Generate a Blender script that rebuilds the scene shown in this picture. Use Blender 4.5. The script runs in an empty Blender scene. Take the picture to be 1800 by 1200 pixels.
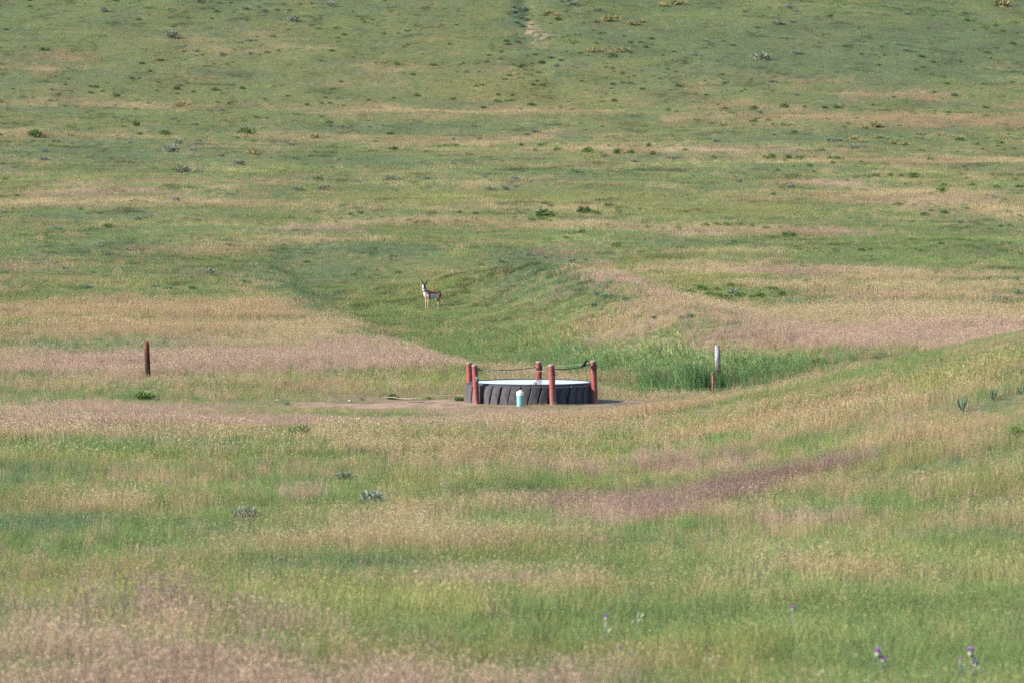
import bpy, bmesh, math, random
import numpy as np
from mathutils import Vector, Matrix, Euler

random.seed(7)
rng = np.random.default_rng(11)
SC = bpy.context.scene
COL = SC.collection
PI = math.pi

# ------------------------------------------------------------------ camera
F = 9000.0                       # focal length in photo pixels (photo 1800 wide)
PITCH = math.atan(350.0 / F)     # the true horizon lies 350 px above the middle of the picture
cam_d = bpy.data.cameras.new('camera')
cam_d.sensor_width = 36.0
cam_d.lens = 180.0
cam_d.clip_start = 0.5
cam_d.clip_end = 8000.0
cam_d.dof.use_dof = True
cam_d.dof.focus_distance = 150.0
cam_d.dof.aperture_fstop = 5.4
cam = bpy.data.objects.new('camera', cam_d)
COL.objects.link(cam)
cam.location = (0, 0, 0)
cam.rotation_euler = (PI / 2 - PITCH, 0, 0)
SC.camera = cam

# ------------------------------------------------------------------ light
SUN_EL = math.radians(31)
SUN_H = Vector((-0.955, -0.29))
SUN_H.normalize()
SUN_DIR = Vector((SUN_H.x * math.cos(SUN_EL), SUN_H.y * math.cos(SUN_EL), math.sin(SUN_EL)))
world = bpy.data.worlds.new('World')
SC.world = world
world.use_nodes = True
wn = world.node_tree
for n in list(wn.nodes):
    wn.nodes.remove(n)
wo = wn.nodes.new('ShaderNodeOutputWorld')
wb = wn.nodes.new('ShaderNodeBackground')
ws = wn.nodes.new('ShaderNodeTexSky')
ws.sky_type = 'NISHITA'
ws.sun_disc = False
ws.sun_elevation = SUN_EL
ws.sun_rotation = math.atan2(SUN_DIR.x, SUN_DIR.y)
ws.altitude = 1500
ws.dust_density = 3.0
wb.inputs['Strength'].default_value = 0.14
wn.links.new(ws.outputs[0], wb.inputs[0])
wn.links.new(wb.outputs[0], wo.inputs[0])
sun_d = bpy.data.lights.new('sun', 'SUN')
sun_d.energy = 4.9
sun_d.angle = math.radians(0.5)
sun_d.color = (1.0, 0.93, 0.82)
sun = bpy.data.objects.new('sun', sun_d)
COL.objects.link(sun)
sun.location = (-30, 100, 60)
sun.rotation_euler = SUN_DIR.to_track_quat('Z', 'Y').to_euler()

vs = SC.view_settings
vs.view_transform = 'Standard'
vs.look = 'None'
vs.gamma = 1.0
vs.use_curve_mapping = False
vs.exposure = 1.66
SC.render.engine = 'CYCLES'
SC.cycles.max_bounces = 6
SC.cycles.diffuse_bounces = 3
SC.cycles.transmission_bounces = 3
SC.cycles.use_denoising = False

# ------------------------------------------------------------------ noise
def _hash(ix, iy, seed):
    h = (ix.astype(np.int64) * 374761393 + iy.astype(np.int64) * 668265263 + seed * 974634777) & 0xFFFFFFFF
    h = ((h ^ (h >> 13)) * 1274126177) & 0xFFFFFFFF
    h = h ^ (h >> 16)
    return (h & 0xFFFF) / 65535.0

def vnoise(x, y, seed):
    ix, iy = np.floor(x), np.floor(y)
    fx, fy = x - ix, y - iy
    fx = fx * fx * (3 - 2 * fx)
    fy = fy * fy * (3 - 2 * fy)
    a, b = _hash(ix, iy, seed), _hash(ix + 1, iy, seed)
    c, d = _hash(ix, iy + 1, seed), _hash(ix + 1, iy + 1, seed)
    return (a * (1 - fx) + b * fx) * (1 - fy) + (c * (1 - fx) + d * fx) * fy

def fbm(x, y, scale, seed, octv=3):
    """-1..1 fractal noise; scale = size in metres of the largest lumps"""
    x = np.asarray(x, float) / scale
    y = np.asarray(y, float) / scale
    t, amp, tot = 0.0, 1.0, 0.0
    for o in range(octv):
        t = t + amp * (vnoise(x + 17.3 * o, y - 9.1 * o, seed + o) * 2 - 1)
        tot += amp
        amp *= 0.55
        x, y = x * 2.03, y * 2.03
    return t / tot * 1.5

def sstep(a, b, x):
    t = np.clip((x - a) / (b - a), 0, 1)
    return t * t * (3 - 2 * t)

# ------------------------------------------------------------------ terrain height
def zrow(y, Y):
    return -Y * math.tan(PITCH + math.atan((y - 600.0) / F))

_prof = [(2200, 16), (1500, 29), (1200, 38.5), (1100, 47), (1000, 59), (900, 76), (800, 100), (735, 126), (714, 139), (700, 145),
         (650, 164), (600, 195), (541, 240), (500, 266), (440, 312), (380, 368), (300, 455), (245, 530), (192, 592), (100, 650), (0, 722)]
_Y = [-60.0, 0.0, 8.0] + [p[1] for p in _prof] + [820.0, 930.0, 1300.0, 3000.0, 5000.0]
_Z = [-1.6, -1.7, -2.1] + [zrow(*p) for p in _prof] + [29.0, 35.0, 25.0, 10.0, 0.0]
_YG = np.arange(-100, 5000, 0.5)
_ZG = np.interp(_YG, _Y, _Z)
_k = np.exp(-0.5 * (np.arange(-24, 25) * 0.5 / 4.0) ** 2)
_k /= _k.sum()
_ZG = np.convolve(np.pad(_ZG, 24, mode='edge'), _k, mode='valid')

TY = 141.0                                     # the trough stands here
TX = (934 - 900) / F * TY
TZ = zrow(711.5, TY - 1.81)

def _berm():
    pts = [(740, 482, .25), (775, 474, .55), (820, 461, .95), (870, 448, 1.55), (950, 440, 2.05), (1030, 455, 2.0), (1100, 497, 1.65), (1180, 540, 1.0), (1260, 578, .4)]
    out = []
    for px, py, h in pts:
        Y = 250.0
        for _ in range(20):
            yb = py + h * F / Y
            ys = np.array([p[0] for p in _prof][::-1]); Ys = np.array([p[1] for p in _prof][::-1])
            Y = float(np.interp(yb, ys, Ys))
        out.append(((px - 900) / F * Y, Y, h))
    res = []
    for a, b in zip(out[:-1], out[1:]):
        n = max(2, int(math.hypot(b[0] - a[0], b[1] - a[1]) / 2.0))
        for i in range(n):
            t = i / n
            res.append(tuple(a[k] + (b[k] - a[k]) * t for k in range(3)))
    res.append(out[-1])
    return res
BERM = _berm()

def height(X, Y):
    X = np.asarray(X, float); Y = np.asarray(Y, float)
    z = np.interp(Y, _YG, _ZG)
    # undulation that grows with distance
    far = sstep(300, 620, Y)
    z = z + fbm(X, Y, 26, 3, 3) * (0.10 + 0.55 * far) + fbm(X, Y, 5, 9, 2) * (0.045 + 0.05 * far)
    # rise on the right in front of the gully
    r = np.clip((X - 1.6) / 9.6, 0, 1.3)
    z = z + 2.05 * r ** 1.15 * sstep(38, 108, Y) * (1 - sstep(119, 140, Y))
    # gully with the tall grass
    g = sstep(0.5, 4.0, X) * sstep(143, 151, Y) * (1 - sstep(166, 178, Y))
    z = z - 0.75 * g
    # pond basin with its steep left bank
    xe = np.interp(Y, [150, 155, 165, 190, 228, 262, 310], [-1.0, -1.2, -2.2, -4.6, -8.1, -11.6, -16.2])
    xr = np.interp(Y, [150, 185, 200, 300], [9, 7, 3.5, 3.5])
    b = sstep(0, 2.6, X - xe) * sstep(158, 176, Y) * (1 - sstep(285, 312, Y)) * (1 - sstep(xr, xr + 5, X))
    z = z - 0.80 * b
    # old earth dam
    bump = np.zeros_like(z)
    m = (Y > 185) & (Y < 310) & (np.abs(X) < 30)
    if np.any(m):
        xm, ym = X[m], Y[m]
        bm_ = np.zeros_like(xm)
        for bx, by, bh in BERM:
            d2 = ((xm - bx) / 3.6) ** 2 + ((ym - by) / 4.6) ** 2
            bm_ = np.maximum(bm_, bh * np.exp(-d2))
        bump[m] = bm_
    z = z + bump * (1 + 0.10 * fbm(X, Y, 3.0, 21, 2))
    # washed-out gully on the hill
    gx = np.interp(Y, [560, 610, 690, 740], [6.3, 5.0, 2.2, 0.6])
    gx = gx + fbm(Y, Y * 0, 22, 61, 3) * 1.2
    z = z - (.38 + .4 * fbm(X, Y, 9, 62, 2)) * np.exp(-((X - gx) / (1.2 + .5 * fbm(Y, Y * 0, 14, 63, 2))) ** 2) * sstep(575, 650, Y)
    # hill falls off to the right at the top, tilted from the sun to darken
    z = z - 0.05 * np.clip(X - 10, 0, 200) * sstep(590, 700, Y)
    # cut bank on the right
    z = z + 0.45 * np.exp(-((X - 27.3) / 2.2) ** 2 - ((Y - 316) / 4.0) ** 2)
    # levelled pad under the trough
    d = np.hypot(X - TX, (Y - TY))
    w = 1 - sstep(2.4, 4.6, d)
    z = z * (1 - w) + (TZ + fbm(X, Y, 1.1, 31, 2) * 0.015) * w
    return z

_march = np.arange(26, 1000, 0.25)
def ground_at(px, py):
    u = (py - 600.0) / F
    dy = math.cos(PITCH) - u * math.sin(PITCH)
    dz = -math.sin(PITCH) - u * math.cos(PITCH)
    dx = (px - 900.0) / F
    Y = _march
    zt = height(Y * dx / dy, Y)
    zr = Y * dz / dy
    hit = np.nonzero(zt >= zr)[0]
    i = hit[0] if len(hit) else len(Y) - 1
    Yh = float(Y[i])
    Xh = Yh * dx / dy
    return Xh, Yh, float(height(np.array([Xh]), np.array([Yh]))[0])

def gz(x, y):
    return float(height(np.array([x], float), np.array([y], float))[0])

# ------------------------------------------------------------------ what grows where
# kinds of cover: G fresh green, B blue green, Y yellow green, T straw, O orange straw, P pink brome, U purple brome,
# L tall lush grass, D bare pinkish earth, K dark soil, also painted shade at the gully edge and by the tyre
KINDS = 'GBYTOPULDK'
STROKES = [
    # hill; dark blue green at the upper right paints in its shade
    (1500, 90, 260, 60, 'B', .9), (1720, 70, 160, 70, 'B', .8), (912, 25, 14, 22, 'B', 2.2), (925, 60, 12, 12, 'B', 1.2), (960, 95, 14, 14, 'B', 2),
    (980, 130, 16, 22, 'B', 1.6), (985, 158, 40, 10, 'G', 1.6), (934, 48, 5, 6, 'D', 5), (940, 58, 7, 6, 'D', 6), (947, 68, 7, 6, 'D', 6), (955, 78, 4, 3, 'D', 3), (1430, 140, 120, 7, 'T', .6), (1750, 116, 40, 7, 'O', .9),
    (1560, 165, 110, 8, 'O', .9), (1290, 180, 70, 6, 'O', .7), (1610, 172, 25, 6, 'O', .8), (110, 152, 60, 6, 'T', .6), (420, 70, 140, 25, 'T', .35), (90, 105, 120, 20, 'O', .4),
    (880, 150, 160, 30, 'Y', .7), (700, 130, 180, 20, 'T', .2), (80, 140, 120, 6, 'B', .8), (1050, 60, 120, 10, 'B', .6), (400, 160, 320, 14, 'G', .5),
    (1240, 95, 140, 20, 'B', .6), (60, 30, 140, 30, 'G', .4),
    # foot of the hill
    (1500, 203, 270, 7, 'O', 1.1), (1700, 212, 180, 9, 'O', 1.2), (300, 186, 320, 5, 'T', .9), (800, 196, 260, 4, 'T', 1.0), (1230, 207, 60, 5, 'T', .9),
    (720, 226, 240, 10, 'B', 1.0), (1500, 240, 260, 12, 'B', 1.0), (330, 210, 260, 10, 'G', .8), (60, 192, 120, 8, 'B', .9),
    (120, 236, 240, 6, 'T', 1.0), (560, 241, 130, 7, 'T', .7), (800, 250, 160, 6, 'T', .9), (1300, 263, 160, 6, 'P', .8), (1690, 282, 130, 6, 'T', .8),
    (130, 265, 220, 14, 'B', 1.1), (480, 278, 170, 12, 'B', .9), (700, 285, 110, 10, 'B', .8), (1010, 302, 180, 7, 'B', .9), (1330, 303, 130, 9, 'B', .7),
    (1060, 265, 160, 8, 'T', .7), (1480, 281, 240, 6, 'T', .9), (1460, 322, 70, 7, 'P', 1.1), (1600, 345, 150, 12, 'T', 1.0), (1640, 352, 130, 10, 'P', .9), (1760, 372, 80, 12, 'T', 1.1), (1290, 346, 100, 7, 'O', .6),
    (900, 322, 180, 7, 'T', .5), (400, 318, 140, 6, 'O', .7), (120, 322, 120, 7, 'O', .7), (160, 340, 140, 6, 'P', .7),
    (900, 345, 360, 10, 'Y', .9), (1220, 368, 200, 9, 'Y', .9), (250, 354, 250, 7, 'T', 1.1), (60, 358, 120, 8, 'T', .8), (520, 358, 120, 5, 'T', .8), (930, 364, 170, 5, 'T', .7),
    (150, 378, 220, 7, 'B', .9), (480, 383, 120, 7, 'G', .8), (1320, 380, 200, 6, 'G', .6),
    # tan strip behind the dam
    (720, 387, 170, 6, 'T', 1.0), (560, 401, 70, 4, 'P', 1.4), (1000, 393, 150, 5, 'T', .9), (1350, 402, 180, 6, 'T', 1.2), (1480, 408, 90, 6, 'P', 1.4), (1230, 409, 110, 5, 'P', .8),
    (560, 420, 110, 4, 'T', .8), (700, 412, 120, 5, 'G', .7), (1010, 412, 150, 5, 'G', .6),
    (640, 436, 130, 10, 'B', 1.6), (480, 446, 50, 8, 'B', 1.2), (1200, 427, 190, 7, 'B', .9), (1480, 395, 180, 8, 'G', .8), (1620, 425, 160, 18, 'G', 1.3), (1650, 455, 170, 11, 'G', 1.5), (1480, 440, 90, 10, 'G', 1.1),
    (1130, 456, 130, 9, 'Y', 1.1), (1270, 470, 130, 9, 'T', .7), (150, 440, 180, 16, 'B', .6), (330, 440, 120, 8, 'T', .6), (60, 470, 70, 8, 'P', .5),
    (1706, 448, 38, 2.5, 'K', 6), (1785, 442, 18, 3, 'K', 4),
    # dam
    (880, 462, 60, 10, 'B', 1.0), (960, 468, 60, 12, 'B', 1.0), (970, 446, 70, 4, 'U', 1.2), (1040, 466, 40, 5, 'P', 1.8), (1085, 490, 40, 6, 'P', 1.8), (1140, 516, 35, 6, 'P', 1.8), (1190, 542, 50, 7, 'P', 1.2),
    (850, 480, 60, 14, 'G', 1.2), (950, 480, 80, 20, 'B', 1.8), (1000, 505, 60, 16, 'U', .7), (930, 530, 80, 8, 'Y', .5), (1030, 530, 60, 14, 'G', .9), (1020, 500, 50, 18, 'B', 1.2), (1060, 525, 40, 8, 'B', 1.2), (1120, 555, 90, 12, 'T', .9), (1040, 555, 60, 10, 'O', .7), (1100, 545, 60, 8, 'U', .5),
    # left flat
    (180, 540, 200, 16, 'O', 1.4), (440, 545, 130, 16, 'O', 1.3), (280, 575, 240, 11, 'O', 1.1), (540, 578, 80, 16, 'T', 1.6), (620, 604, 70, 9, 'P', 1.5), (90, 560, 90, 8, 'Y', .5), (400, 565, 70, 5, 'Y', .8),
    (60, 608, 110, 7, 'B', 1.3), (240, 612, 140, 8, 'B', .9), (220, 642, 240, 12, 'P', 1.5), (540, 632, 200, 16, 'P', 1.8), (720, 640, 90, 13, 'P', 1.6), (480, 604, 90, 6, 'T', .8),
    (100, 634, 90, 7, 'U', .9), (350, 656, 90, 5, 'G', 1.2), (760, 665, 60, 12, 'Y', .9), (690, 672, 90, 9, 'Y', .7), (560, 675, 90, 7, 'O', .7), (480, 690, 60, 6, 'Y', .8),
    # basin
    (470, 462, 22, 10, 'B', 2.4), (505, 490, 28, 12, 'B', 2.4), (545, 520, 30, 12, 'B', 2.4), (590, 550, 30, 10, 'B', 2.2), (640, 580, 30, 8, 'B', 2.2), (700, 606, 40, 7, 'G', 2),  # blue green bank grass, with the bank's shading put into its colour
    (600, 475, 100, 18, 'B', 1.2), (680, 500, 80, 18, 'G', 1.0), (760, 556, 120, 18, 'G', 1.5), (850, 590, 130, 16, 'G', 2.0), (880, 615, 150, 10, 'G', 2.2), (960, 590, 60, 14, 'Y', 1.1), (800, 490, 60, 14, 'Y', .9), (700, 440, 60, 8, 'B', 1.2),
    (740, 525, 80, 14, 'G', 1.2), (640, 540, 60, 14, 'G', 1.2),
    (560, 505, 60, 10, 'G', 1.8), (640, 555, 50, 8, 'G', 1.8), (710, 595, 50, 7, 'G', 1.8), (790, 625, 60, 7, 'G', 2.2), (880, 604, 120, 14, 'L', .9), (970, 628, 90, 10, 'L', 1.2), (860, 634, 90, 6, 'G', 2.0),
    # right flat
    (1600, 482, 160, 9, 'T', 1.5), (1420, 474, 120, 9, 'P', 1.3), (1460, 500, 120, 9, 'T', 1.4), (1500, 556, 260, 16, 'T', 2.2), (1710, 545, 150, 16, 'T', 2.2), (1740, 578, 130, 12, 'P', 1.8), (1680, 505, 150, 8, 'T', 1.3), (1400, 572, 150, 10, 'P', 1.2), (1600, 520, 220, 8, 'O', .7), (1300, 588, 210, 9, 'P', 2.0), (1500, 596, 240, 9, 'P', 2.0), (1720, 588, 130, 12, 'P', 1.6), (1110, 582, 70, 9, 'P', 1.6),
    (1250, 514, 60, 8, 'G', 1.6), (1340, 518, 50, 8, 'G', 1.4), (1240, 550, 120, 8, 'T', .9), (1410, 530, 60, 5, 'B', .9), (1230, 490, 120, 7, 'Y', .8),
    (1330, 612, 130, 2.5, 'K', 2.5), (1490, 617, 60, 2, 'K', 1.5),  # dark lines paint the shadow edge of the gully's back bank
    # gully
    (1010, 640, 90, 13, 'G', 2.5), (1060, 648, 50, 8, 'L', 2), (1150, 658, 80, 12, 'L', 5), (1230, 661, 60, 12, 'L', 5), (1320, 658, 55, 11, 'L', 4), (1390, 653, 50, 5, 'L', 2), (1200, 684, 70, 8, 'L', 1.5), (1120, 688, 110, 9, 'G', 4), (1250, 684, 60, 8, 'G', 4),
    (1120, 662, 60, 6, 'O', 3.0), (1080, 668, 30, 5, 'T', 2.0),
    # bare earth by the trough
    (690, 711, 150, 5, 'D', 6), (560, 711, 60, 3, 'D', 2.5), (810, 712, 40, 4, 'D', 5), (1085, 707, 50, 5, 'D', 9), (1070, 703, 25, 2, 'K', 4),  # bare earth; the dark stroke paints the shadow right of the tyre
    (910, 720, 140, 6, 'P', 3.5), (1010, 716, 80, 4, 'T', 1.5),
    # in front of the trough
    (150, 735, 210, 16, 'P', 2.0), (400, 732, 150, 13, 'P', 1.9), (60, 690, 110, 6, 'G', 1.0), (250, 690, 55, 7, 'G', 2.0), (620, 734, 170, 8, 'P', 1.5), (820, 738, 120, 8, 'P', 1.3), (660, 750, 80, 8, 'Y', .9), (250, 712, 200, 6, 'P', 1.3),
    (525, 755, 35, 7, 'G', 2.0), (120, 785, 200, 12, 'G', 1.6), (360, 778, 170, 9, 'B', 1.0), (300, 800, 200, 8, 'Y', .7), (60, 830, 120, 18, 'B', .7), (330, 835, 170, 9, 'T', 1.1), (110, 845, 100, 9, 'Y', .6),
    (840, 800, 130, 12, 'O', .8), (1000, 742, 160, 8, 'O', 1.0), (1130, 722, 120, 6, 'O', 1.2), (1070, 780, 90, 9, 'G', 1.0), (1260, 770, 100, 8, 'G', .7),
    (1380, 728, 250, 9, 'O', 1.1), (1560, 700, 200, 10, 'Y', .6), (1700, 740, 140, 14, 'O', .9), (1450, 690, 120, 8, 'O', .6), (1350, 762, 180, 8, 'T', .8), (1620, 775, 180, 10, 'O', 1.0), (1790, 752, 22, 14, 'G', 3), (1690, 640, 160, 12, 'Y', .8), (1560, 640, 110, 10, 'G', .8), (1770, 650, 50, 6, 'O', .6),
    (1050, 825, 90, 8, 'P', .9), (1040, 850, 60, 6, 'Y', .8), (1180, 795, 90, 7, 'P', .7), (1250, 810, 90, 8, 'U', .9),
    (1030, 888, 70, 7, 'U', 1.1), (1090, 873, 50, 5, 'U', 1.1), (1080, 912, 90, 10, 'P', .9), (1150, 900, 90, 9, 'U', 1.2), (1230, 875, 90, 8, 'U', 1.4), (1300, 848, 90, 8, 'U', 1.7), (1390, 832, 80, 7, 'U', 1.6), (1490, 815, 70, 6, 'U', 1.6), (1550, 805, 50, 4, 'U', 1.2),
    (1280, 815, 80, 6, 'P', .9), (1440, 845, 100, 7, 'T', .8), (1340, 880, 90, 9, 'G', .9), (1480, 880, 100, 10, 'G', .8), (1230, 920, 80, 8, 'G', .9), (1120, 942, 60, 7, 'B', 1.0), (1200, 940, 40, 5, 'G', 1.2),
    (1600, 850, 200, 14, 'O', .6), (1600, 880, 150, 9, 'G', .5), (1700, 810, 100, 9, 'B', .6), (1450, 912, 110, 8, 'P', .9), (1380, 930, 90, 7, 'T', .8), (1700, 920, 140, 20, 'O', .4), (1600, 960, 200, 12, 'Y', .5), (1560, 1010, 160, 8, 'O', .8),
    (60, 920, 140, 16, 'B', 1.6), (270, 925, 120, 9, 'G', 1.0), (200, 890, 140, 9, 'T', .5), (480, 870, 80, 7, 'P', .6), (330, 930, 100, 8, 'B', 1.1), (560, 905, 90, 8, 'G', .8), (900, 880, 90, 8, 'P', .4), (700, 910, 80, 6, 'O', .5),
    (640, 948, 130, 8, 'T', 2.6), (500, 955, 60, 6, 'T', 1.4), (770, 962, 70, 6, 'T', 1.8), (600, 990, 220, 8, 'B', 1.5), (1050, 990, 140, 10, 'G', 1.8), (900, 985, 120, 8, 'G', 1.2), (250, 965, 220, 8, 'G', 1.0),
    (130, 1012, 170, 6, 'O', .9), (310, 1020, 80, 5, 'O', 1.0), (850, 1022, 180, 7, 'P', 1.4), (1010, 1030, 90, 5, 'T', 1.4), (410, 1008, 40, 5, 'G', 1.2), (1180, 1012, 90, 8, 'G', 1.2),
    (120, 1052, 170, 11, 'Y', 1.3), (500, 1050, 160, 12, 'Y', 1.3), (800, 1065, 90, 14, 'Y', 1.4), (660, 1060, 120, 12, 'Y', .9),
    (180, 1090, 230, 4, 'U', .8), (420, 1090, 110, 4, 'U', .6), (330, 1108, 260, 5, 'P', 1.0), (60, 1112, 90, 6, 'P', .8), (430, 1128, 110, 9, 'G', 1.5), (150, 1120, 80, 6, 'G', .7), (560, 1108, 90, 6, 'P', .6),
    (180, 1165, 320, 10, 'P', 1.2), (430, 1172, 140, 8, 'P', 1.0), (330, 1198, 400, 6, 'U', .6), (300, 1232, 480, 22, 'P', 1.3), (860, 1222, 330, 12, 'P', 1.0), (800, 1205, 260, 5, 'U', .5), (640, 1155, 120, 10, 'T', .6), (560, 1215, 200, 10, 'T', .6), (900, 1140, 160, 16, 'Y', .8),
    (1300, 1090, 330, 30, 'G', 2.0), (1600, 1060, 230, 22, 'G', 1.2), (1300, 1130, 240, 24, 'Y', 1.0), (1600, 1150, 260, 40, 'G', 2.0), (1050, 1190, 90, 6, 'P', 1.0), (1120, 1165, 100, 14, 'T', .5),
]
_seen = {}
def _rowY(px, py):
    k = (round(px), round(py, 1))
    if k not in _seen:
        _seen[k] = ground_at(px, py)
    return _seen[k]
PATCHES = []
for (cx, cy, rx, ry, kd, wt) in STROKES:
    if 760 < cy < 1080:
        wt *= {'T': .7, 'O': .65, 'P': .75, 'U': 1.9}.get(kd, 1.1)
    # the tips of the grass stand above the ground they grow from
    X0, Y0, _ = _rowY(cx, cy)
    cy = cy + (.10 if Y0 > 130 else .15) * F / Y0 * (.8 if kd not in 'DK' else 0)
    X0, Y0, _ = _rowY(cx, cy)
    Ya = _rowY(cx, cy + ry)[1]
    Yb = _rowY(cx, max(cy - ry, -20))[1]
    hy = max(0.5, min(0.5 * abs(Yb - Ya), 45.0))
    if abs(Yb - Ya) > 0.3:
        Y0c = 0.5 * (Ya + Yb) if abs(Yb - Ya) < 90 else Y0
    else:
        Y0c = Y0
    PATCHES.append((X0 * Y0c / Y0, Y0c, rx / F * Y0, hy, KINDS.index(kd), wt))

_bY = [0, 45, 60, 90, 125, 150, 180, 240, 300, 380, 520, 590, 720, 5000]  # upper hill leans to dark greens, its shade put into the cover
_base = {'G': [.5, .6, .6, .55, .5, .5, .5, .6, .6, .55, .6, .55, .75, .7], 'B': [.15, .2, .27, .25, .2, .15, .15, .3, .35, .35, .4, .4, .6, .5],
         'Y': [.4, .4, .42, .42, .4, .36, .28, .32, .33, .34, .3, .28, .22, .35], 'T': [.08, .10, .14, .2, .24, .3, .28, .22, .22, .26, .26, .22, .08, .3],
         'O': [.05, .05, .09, .15, .18, .22, .2, .15, .12, .12, .12, .12, .08, .1], 'P': [.07, .07, .06, .07, .12, .25, .25, .12, .1, .1, .1, .08, .05, .05],
         'U': [.03, .03, .03, .04, .05, .05, .05, .05, .04, .04, .05, .05, .08, .05]}

def cover(X, Y):
    """weights of the ten kinds of cover at ground points (n x 10)"""
    n = len(X)
    W = np.zeros((n, len(KINDS)))
    for k, v in _base.items():
        W[:, KINDS.index(k)] = np.interp(Y, _bY, v)
    for i, k in enumerate('GBYTOPU'):
        s = 1.0 + 0.70 * fbm(X, Y, 5.0 + 1.5 * i, 100 + 7 * i, 3) + 0.75 * fbm(X, Y, 1.3 + .004 * Y, 200 + 5 * i, 2)
        W[:, i] *= np.clip(s, 0.05, 3)
    wx = X + fbm(X, Y, 3.0, 301, 3) * np.clip(Y * .006, .25, 2.0)
    wy = Y + fbm(X, Y, 3.0, 302, 3) * np.clip((Y - 20) * .010, .2, 4)
    wx = wx + fbm(X, Y, .8, 311, 2) * np.clip(Y * .0035, .1, .9)
    wy = wy + fbm(X, Y, .8, 312, 2) * np.clip((Y - 20) * .012, .2, 3)
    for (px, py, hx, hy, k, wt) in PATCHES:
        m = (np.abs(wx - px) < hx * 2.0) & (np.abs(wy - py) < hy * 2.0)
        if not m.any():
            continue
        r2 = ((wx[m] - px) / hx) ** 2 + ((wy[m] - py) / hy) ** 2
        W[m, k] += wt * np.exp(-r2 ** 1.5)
    d = np.hypot(X - TX, Y - TY)
    W[:, KINDS.index('D')] += 4.0 * (1 - sstep(1.85, 2.15, d))
    return W

# albedo of blades and of seed heads, linear
BLADE = np.array([(.105, .155, .056), (.090, .134, .068), (.158, .174, .062), (.245, .192, .104), (.236, .174, .102), (.258, .180, .134), (.188, .130, .103), (.094, .160, .062), (.175, .120, .088), (.07, .045, .035)])
HEAD = np.array([(.240, .218, .095), (.175, .185, .090), (.265, .232, .095), (.305, .246, .148), (.295, .214, .122), (.308, .226, .162), (.200, .135, .118), (.19, .23, .09), (.32, .22, .15), (.1, .07, .05)])
SOIL = np.array((.20, .145, .10))

# ------------------------------------------------------------------ material helpers
def new_mat(name):
    m = bpy.data.materials.new(name)
    m.use_nodes = True
    nt = m.node_tree
    for n in list(nt.nodes):
        nt.nodes.remove(n)
    out = nt.nodes.new('ShaderNodeOutputMaterial')
    return m, nt, out

def principled(nt, out, color=None, rough=.7, spec=.3):
    b = nt.nodes.new('ShaderNodeBsdfPrincipled')
    if color is not None:
        b.inputs['Base Color'].default_value = (*color, 1)
    b.inputs['Roughness'].default_value = rough
    b.inputs['Specular IOR Level'].default_value = spec
    nt.links.new(b.outputs[0], out.inputs['Surface'])
    return b

def mat_noise(name, c1, c2, scale, rough=.7, spec=.3, bump=.0, detail=5, ramp=(.35, .65), stretch=None):
    m, nt, out = new_mat(name)
    b = principled(nt, out, None, rough, spec)
    tc = nt.nodes.new('ShaderNodeTexCoord')
    mp = nt.nodes.new('ShaderNodeMapping')
    if stretch:
        mp.inputs['Scale'].default_value = stretch
    nz = nt.nodes.new('ShaderNodeTexNoise')
    nz.inputs['Scale'].default_value = scale
    nz.inputs['Detail'].default_value = detail
    rp = nt.nodes.new('ShaderNodeValToRGB')
    rp.color_ramp.elements[0].position = ramp[0]
    rp.color_ramp.elements[1].position = ramp[1]
    rp.color_ramp.elements[0].color = (*c1, 1)
    rp.color_ramp.elements[1].color = (*c2, 1)
    nt.links.new(tc.outputs['Object'], mp.inputs[0])
    nt.links.new(mp.outputs[0], nz.inputs['Vector'])
    nt.links.new(nz.outputs['Fac'], rp.inputs[0])
    nt.links.new(rp.outputs[0], b.inputs['Base Color'])
    if bump:
        bp = nt.nodes.new('ShaderNodeBump')
        bp.inputs['Strength'].default_value = bump
        bp.inputs['Distance'].default_value = .02
        nt.links.new(nz.outputs['Fac'], bp.inputs['Height'])
        nt.links.new(bp.outputs[0], b.inputs['Normal'])
    return m

def leaf_shader(nt, out, color_socket, trans=.3):
    d = nt.nodes.new('ShaderNodeBsdfDiffuse')
    t = nt.nodes.new('ShaderNodeBsdfTranslucent')
    mx = nt.nodes.new('ShaderNodeMixShader')
    mx.inputs[0].default_value = trans
    nt.links.new(color_socket, d.inputs[0])
    nt.links.new(color_socket, t.inputs[0])
    nt.links.new(d.outputs[0], mx.inputs[1])
    nt.links.new(t.outputs[0], mx.inputs[2])
    nt.links.new(mx.outputs[0], out.inputs['Surface'])

def attr(nt, name, kind='GEOMETRY'):
    a = nt.nodes.new('ShaderNodeAttribute')
    a.attribute_type = kind
    a.attribute_name = name
    return a

def mixrgb(nt, mode, fac, a, b):
    m = nt.nodes.new('ShaderNodeMix')
    m.data_type = 'RGBA'
    m.blend_type = mode
    m.clamp_factor = False
    for sock, v in ((m.inputs[0], fac), (m.inputs[6], a), (m.inputs[7], b)):
        if isinstance(v, (int, float)):
            sock.default_value = v
        elif isinstance(v, tuple):
            sock.default_value = v
        else:
            nt.links.new(v, sock)
    return m.outputs[2]

# grass: colours come from each plant, the seed heads have their own
MAT_GRASS, nt, out = new_mat('grass_blades')
c = mixrgb(nt, 'MIX', attr(nt, 'head').outputs['Fac'], attr(nt, 'col', 'INSTANCER').outputs['Color'], attr(nt, 'hcol', 'INSTANCER').outputs['Color'])
c = mixrgb(nt, 'MULTIPLY', 1.0, c, attr(nt, 'shade').outputs['Color'])
leaf_shader(nt, out, c, .3)

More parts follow.
